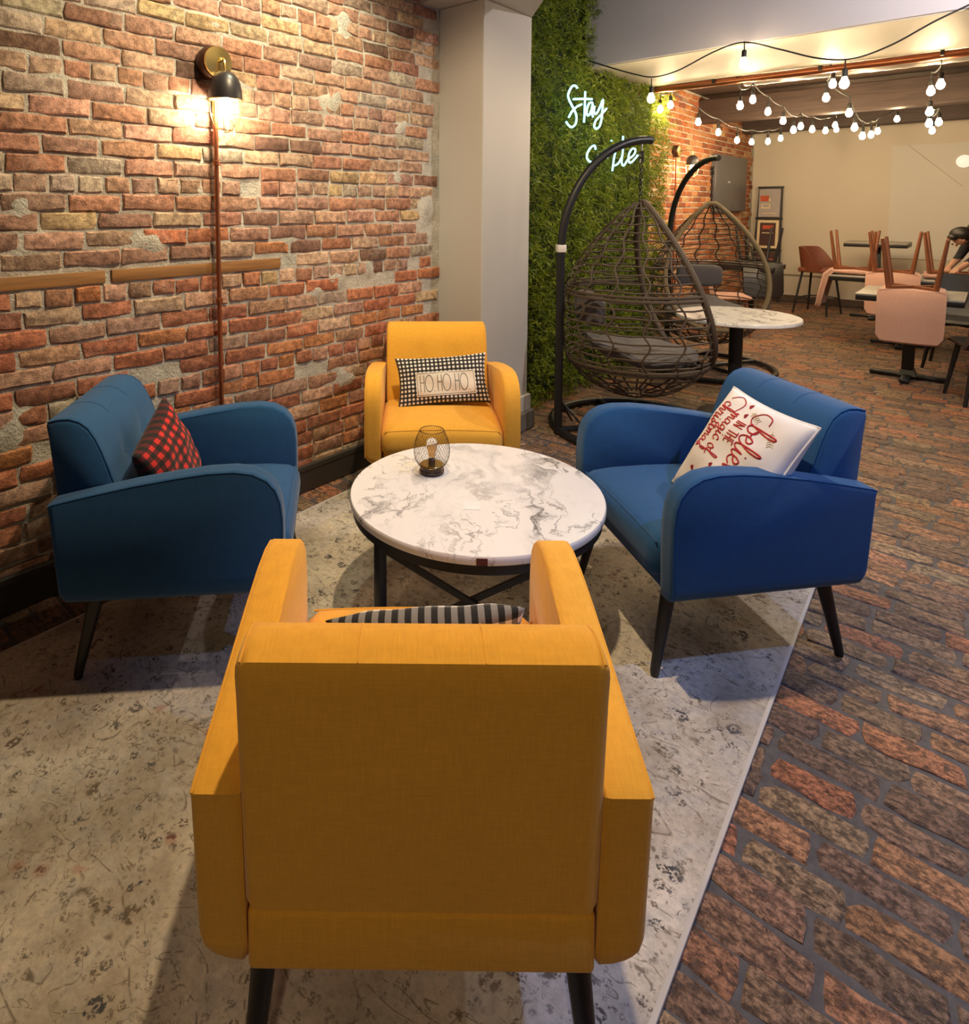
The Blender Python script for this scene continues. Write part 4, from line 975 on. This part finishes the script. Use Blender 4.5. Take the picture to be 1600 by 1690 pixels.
WH, RD, DK, OR = plain('poster_pale', (.42, .37, .36), .6), plain('poster_red', (.55, .09, .03), .6), plain('poster_dark', (.06, .02, .015), .6), plain('poster_cream', (.72, .58, .38), .6)
poster(1.545, .44, None, WH, [(-.07, .07, .12, .09, RD), (-.02, .05, .07, .05, OR), (-.05, -.05, .13, .08, OR), (-.05, -.045, .09, .04, WH), (.0, -.16, .2, .012, OR)])
poster(1.055, .44, None, OR, [(0, 0, .22, .36, DK), (0, .11, .15, .06, RD), (0, .02, .16, .012, OR), (0, -.03, .14, .012, OR), (0, -.08, .16, .012, OR)])
poster(.56, .42, None, DK, [(0, .05, .2, .12, RD), (.02, -.08, .15, .06, OR)])

# bar stool
bs_ = thing('bar_stool', 'brown leather tub bar stool with black legs standing by the far wall', 'stool', (-1.80, 10.46, 0), math.radians(-12))
M_LEATH = plain('brown_leather', (.20, .062, .034), .5, bump=.2)
mb = MB(); rings = []
for a in np.linspace(-2.15, 2.15, 27):
    f_ = smoothstep(1.0, 2.15, abs(a)); top = .93 - .25 * f_; r_ = .235
    dirv = (-math.cos(a), math.sin(a))
    rings.append([(dirv[0] * (r_ - .035), dirv[1] * (r_ - .03) * 1.05, .63), (dirv[0] * (r_ - .01), dirv[1] * r_ * 1.05, top), (dirv[0] * (r_ + .015), dirv[1] * (r_ + .02) * 1.05, top), (dirv[0] * (r_ - .03), dirv[1] * (r_ - .02) * 1.05, .59)])
mb.loft(rings); mb.build('tub_back', M_LEATH, bs_, ang=50)
mb = MB(); mb.box((.03, 0, .615), (.44, .42, .07)); mb.build('seat', M_LEATH, bs_, bevel=.025, seg=3)
for sx in (-1, 1):
    for sy in (-1, 1): mb = MB(); mb.tube([(sx * .15, sy * .14, .59), (sx * .215, sy * .235, 0)], [.016, .012], 10); mb.build('leg', M_BLACK, bs_)
for a, b_ in (((-.19, -.2), (.19, -.2)), ((.19, -.2), (.19, .2)), ((.19, .2), (-.19, .2)), ((-.19, .2), (-.19, -.2))):
    mb = MB(); mb.tube([(*a, .22), (*b_, .22)], .009, 8); mb.build('stretcher', M_BLACK, bs_)

def pedestal_table(label, loc, sx, sy, h, topm, cross=True, rz=0):
    r_ = thing('cafe_table', label, 'table', (loc[0], loc[1], 0), rz)
    mb = MB(); mb.box((0, 0, h - .008), (sx, sy, .016)); mb.build('table_top', topm, r_, bevel=.003)
    mb = MB(); mb.box((0, 0, h - .038), (sx - .004, sy - .004, .044)); mb.build('top_edge', M_BLACKW, r_, bevel=.003)
    mb = MB(); mb.box((0, 0, h / 2 - .02), (.085, .085, h - .08)); mb.build('column', M_BLACK, r_, bevel=.006)
    for k_ in range(2):
        mb = MB(); a = (.27, 0) if k_ == 0 else (0, .27)
        mb.bar((-a[0], -a[1], .02), (a[0], a[1], .02), .07, .032); mb.build('foot_bar', M_BLACK, r_, bevel=.01)
    mb = MB(); mb.box((0, 0, .05), (.13, .13, .05), taper=.7); mb.build('foot_hub', M_BLACK, r_)
    return r_
M_TOPG = plain('grey_tabletop', (.33, .30, .26), .4)
M_TOPD = plain('dark_tabletop', (.045, .042, .045), .35)
pedestal_table('square grey cafe table with a pink chair upturned on it, nearest of the back room', (-.515, 7.05), .72, .72, .75, M_TOPG)
pedestal_table('dark cafe table at the right edge beside the pink upturned chair', (.28, 6.95), .74, .72, .75, M_TOPD)
pedestal_table('grey cafe table farther back carrying three upturned chairs', (-.70, 8.65), 1.25, .75, .75, M_TOPG)
pedestal_table('tall narrow bar table against the far cream wall', (-1.16, 10.55), .68, .6, 1.02, M_TOPG)
pedestal_table('dark cafe table by the far brick wall behind the egg chair', (-2.30, 9.05), .65, .65, .75, M_TOPD)

M_PINK = fabric('dusty_pink_fabric', (.47, .27, .205), wear=.05)
def make_dining(label, M, seatm, legm, group='dining chairs upturned on the tables'):
    r_ = thing('dining_chair', label, 'chair', (0, 0, 0), 0, group); r_.matrix_world = M
    W = .215
    mb = MB(); rings = []
    for u in np.linspace(-1, 1, 13):
        e = max(0, (abs(u) - .85) / .15); ins = .02 * (1 - math.sqrt(max(0, 1 - e * e))); x = u * W
        rings.append([(x, -.21, .425 + ins * .6), (x, -.21, .468 - ins), (x, .15, .475 - ins), (x, .20, .465 - ins), (x, .215 - ins, .445), (x, .20, .425 + ins * .6)])
    mb.loft(rings); mb.build('seat', seatm, r_, ang=50)
    mb = MB(); rings = []
    for u in np.linspace(-1, 1, 15):
        e = max(0, (abs(u) - .82) / .18); ins = .05 * (1 - math.sqrt(max(0, 1 - e * e))); x = u * (W + .012); cv = .035 * u * u
        rings.append([(x, -.185 + cv, .44), (x, -.235 + cv, .50), (x * .99, -.27 + cv, .65), (x * .97, -.30 + cv, .845 - ins), (x * .97, -.325 + cv, .855 - ins), (x * .97, -.345 + cv, .84 - ins), (x * .99, -.315 + cv, .65), (x, -.28 + cv, .48), (x, -.22 + cv, .425)])
    mb.loft(rings); mb.build('backrest', seatm, r_, ang=50)
    for sx in (-1, 1):
        for y0, y1 in ((-.15, -.205), (.15, .195)): mb = MB(); mb.tube([(sx * .155, y0, .425), (sx * .212, y1, 0)], [.021, .013], 10); mb.build('leg', legm, r_)
    for a, b_ in (((-.15, -.15), (.15, .15)), ((-.15, .15), (.15, -.15))): mb = MB(); mb.bar((*a, .412), (*b_, .412), .03, .02); mb.build('cross_rail', legm, r_)
    return r_
FLIP = Matrix.Rotation(PI, 4, 'Y')
def upturned(x, y, top, deg):          # seat resting on the table, legs in the air; local +y is the sitting direction
    return Matrix.Translation((x, y, top + .478)) @ Matrix.Rotation(math.radians(deg), 4, 'Z') @ FLIP
make_dining('dusty pink upholstered chair upturned on the nearest grey table, back hanging towards the viewer', upturned(-.50, 6.90, .75, 2), M_PINK, M_LEG)
make_dining('pink chair upturned on the farther table, its back hanging to the left', upturned(-1.14, 8.55, .75, -88), M_PINK, M_LEG)
make_dining('pink chair upturned on the middle of the farther table', upturned(-.78, 8.44, .75, 4), M_PINK, M_LEG)
make_dining('pink chair upturned at the right end of the farther table', upturned(-.33, 8.62, .75, 180), M_PINK, M_LEG)
make_dining('black chair upturned on the dark table by the far brick wall', upturned(-2.22, 9.0, .75, 30), M_BLACKW, M_BLACK)
make_dining('pink chair standing on the floor beyond the egg chairs by the brick wall', chair_mat((-2.28, 8.05, 0), -60), M_PINK, M_LEG, 'dining chairs standing on the floor')
make_dining('black dining chair standing behind the nearest grey table at the right edge', chair_mat((-.22, 7.74, 0), 175), M_BLACKW, M_BLACK, 'dining chairs standing on the floor')
make_dining('black dining chair standing under the dark table at the right edge', chair_mat((.02, 6.55, 0), 20), M_BLACKW, M_BLACK, 'dining chairs standing on the floor')

# ------------------------------------------------------------------ person bending over the far table
def person():
    root = thing('person', 'person in a black top with dark hair in a bun bending over the far table', 'person', (.175, 9.20, 0))
    J = {'pelvis': (.02, .02, .93, .135), 'waist': (-.07, -.05, 1.06, .125), 'chest': (-.20, -.15, 1.17, .135), 'neck0': (-.30, -.24, 1.225, .075), 'neck': (-.35, -.28, 1.23, .05),
         'head0': (-.40, -.33, 1.20, .062), 'head1': (-.455, -.385, 1.165, .083), 'head2': (-.49, -.42, 1.13, .060),
         'shL': (-.20, -.33, 1.17, .062), 'elL': (-.33, -.44, .96, .042), 'wrL': (-.44, -.56, .855, .028), 'haL': (-.475, -.60, .83, .030),
         'shR': (-.36, -.06, 1.17, .062), 'elR': (-.46, -.04, .95, .042), 'wrR': (-.53, -.14, .84, .028), 'haR': (-.55, -.19, .81, .030),
         'hipL': (.05, -.09, .87, .095), 'knL': (.03, -.13, .49, .062), 'anL': (.08, -.10, .09, .040), 'toL': (-.06, -.20, .035, .035),
         'hipR': (-.03, .11, .87, .095), 'knR': (-.08, .10, .49, .062), 'anR': (-.02, .12, .09, .040), 'toR': (-.16, .02, .035, .035)}
    E_ = [('pelvis', 'waist'), ('waist', 'chest'), ('chest', 'neck0'), ('neck0', 'neck'), ('neck', 'head0'), ('head0', 'head1'), ('head1', 'head2'), ('chest', 'shL'), ('shL', 'elL'), ('elL', 'wrL'), ('wrL', 'haL'),
          ('chest', 'shR'), ('shR', 'elR'), ('elR', 'wrR'), ('wrR', 'haR'), ('pelvis', 'hipL'), ('hipL', 'knL'), ('knL', 'anL'), ('anL', 'toL'), ('pelvis', 'hipR'), ('hipR', 'knR'), ('knR', 'anR'), ('anR', 'toR')]
    names = list(J); me = bpy.data.meshes.new('body'); vv = [J[n][:3] for n in names]; ee = [(names.index(a), names.index(b_)) for a, b_ in E_]; rr = [J[n][3] for n in names]
    for hand, el in (('haL', 'wrL'), ('haR', 'wrR')):            # fingers and thumb
        h0 = Vector(J[hand][:3]); d = (h0 - Vector(J[el][:3])).normalized(); s_ = d.cross(Vector((0, 0, 1))).normalized(); i0 = names.index(hand)
        for k_, (off, ln) in enumerate(((-.024, .060), (-.008, .072), (.008, .068), (.024, .052), (-.036, .034))):
            q0 = h0 + s_ * off + d * (.020 if k_ < 4 else -.005); q1 = q0 + d * ln * .55 + s_ * off * .2 + Vector((0, 0, -.008)); q2 = q1 + d * ln * .4 + Vector((0, 0, -.02))
            b0 = len(vv); vv += [tuple(q0), tuple(q1), tuple(q2)]; rr += [.009, .0085, .0075]; ee += [(i0, b0), (b0, b0 + 1), (b0 + 1, b0 + 2)]
    me.from_pydata(vv, ee, []); o = bpy.data.objects.new('body', me); C.objects.link(o); o.parent = root
    sk = o.modifiers.new('skin', 'SKIN'); sk.use_smooth_shade = True
    for i, s_ in enumerate(me.skin_vertices[0].data): s_.radius = (rr[i], rr[i]); s_.use_root = (i == 0)
    sb = o.modifiers.new('subdivision', 'SUBSURF'); sb.levels = 2; sb.render_levels = 2
    skin, black, grey = plain('skin_tone', (.42, .22, .14), .55), plain('black_cloth', (.012, .012, .014), .85), plain('grey_cloth', (.12, .12, .125), .85)
    dg = bpy.context.evaluated_depsgraph_get(); bpy.context.view_layer.update(); dg.update()
    nm = bpy.data.meshes.new_from_object(o.evaluated_get(dg)); o.modifiers.clear(); o.data = nm
    nm.materials.clear()
    for m_ in (skin, black, grey): nm.materials.append(m_)
    hd, wl, wr = Vector(J['neck'][:3]), Vector(J['elL'][:3]), Vector(J['elR'][:3])
    for p_ in nm.polygons:
        c = p_.center; p_.use_smooth = True
        head = (c.x + c.y) < (hd.x + hd.y) - .005 and c.z > 1.02 and abs(c.x - c.y + .07) < .16 and c.x < -.33
        hand = c.z < .93 and c.x < -.30
        p_.material_index = 0 if head or hand else (1 if c.z > .96 or (c.x < -.2 and c.z > .7) else 2)
    hair = plain('dark_hair', (.012, .008, .006), .45)
    mb = MB(); mb.sphere((-.44, -.37, 1.205), .098, 18, 12, (1.05, 1.05, .82)); mb.sphere((-.36, -.29, 1.27), .048, 14, 10); mb.sphere((-.505, -.43, 1.175), .05, 12, 8, (1, 1, .7)); mb.sphere((-.40, -.28, 1.17), .07, 12, 8); mb.build('hair', hair, root)
    # face, looking down at the table
    f_ = Vector((-.30, -.28, -.91)).normalized(); hc = Vector((-.462, -.392, 1.145)); fwd = Vector((-.70, -.64, -.2)).normalized(); sd_ = Vector((.68, -.73, 0))
    mb = MB(); mb.sphere(tuple(hc + f_ * .054 + fwd * .0), .016, 10, 6, (.8, .8, 1.3)); mb.build('nose', skin, root)
    for sg in (-1, 1):
        mb = MB(); mb.sphere(tuple(hc + f_ * .043 + fwd * .020 + sd_ * sg * .028), .009, 8, 6); mb.build('eye', plain('eye_dark', (.02, .015, .012), .2), root)
        mb = MB(); mb.sphere(tuple(hc + sd_ * sg * .062 - f_ * .005), .020, 8, 6, (.6, .6, 1)); mb.build('ear', skin, root)
    mb = MB(); mb.tube([tuple(hc + f_ * .046 - fwd * .026 + sd_ * k_ * .018) for k_ in (-1, 0, 1)], .006, 6); mb.build('mouth', plain('lip', (.32, .10, .09), .5), root)
person()
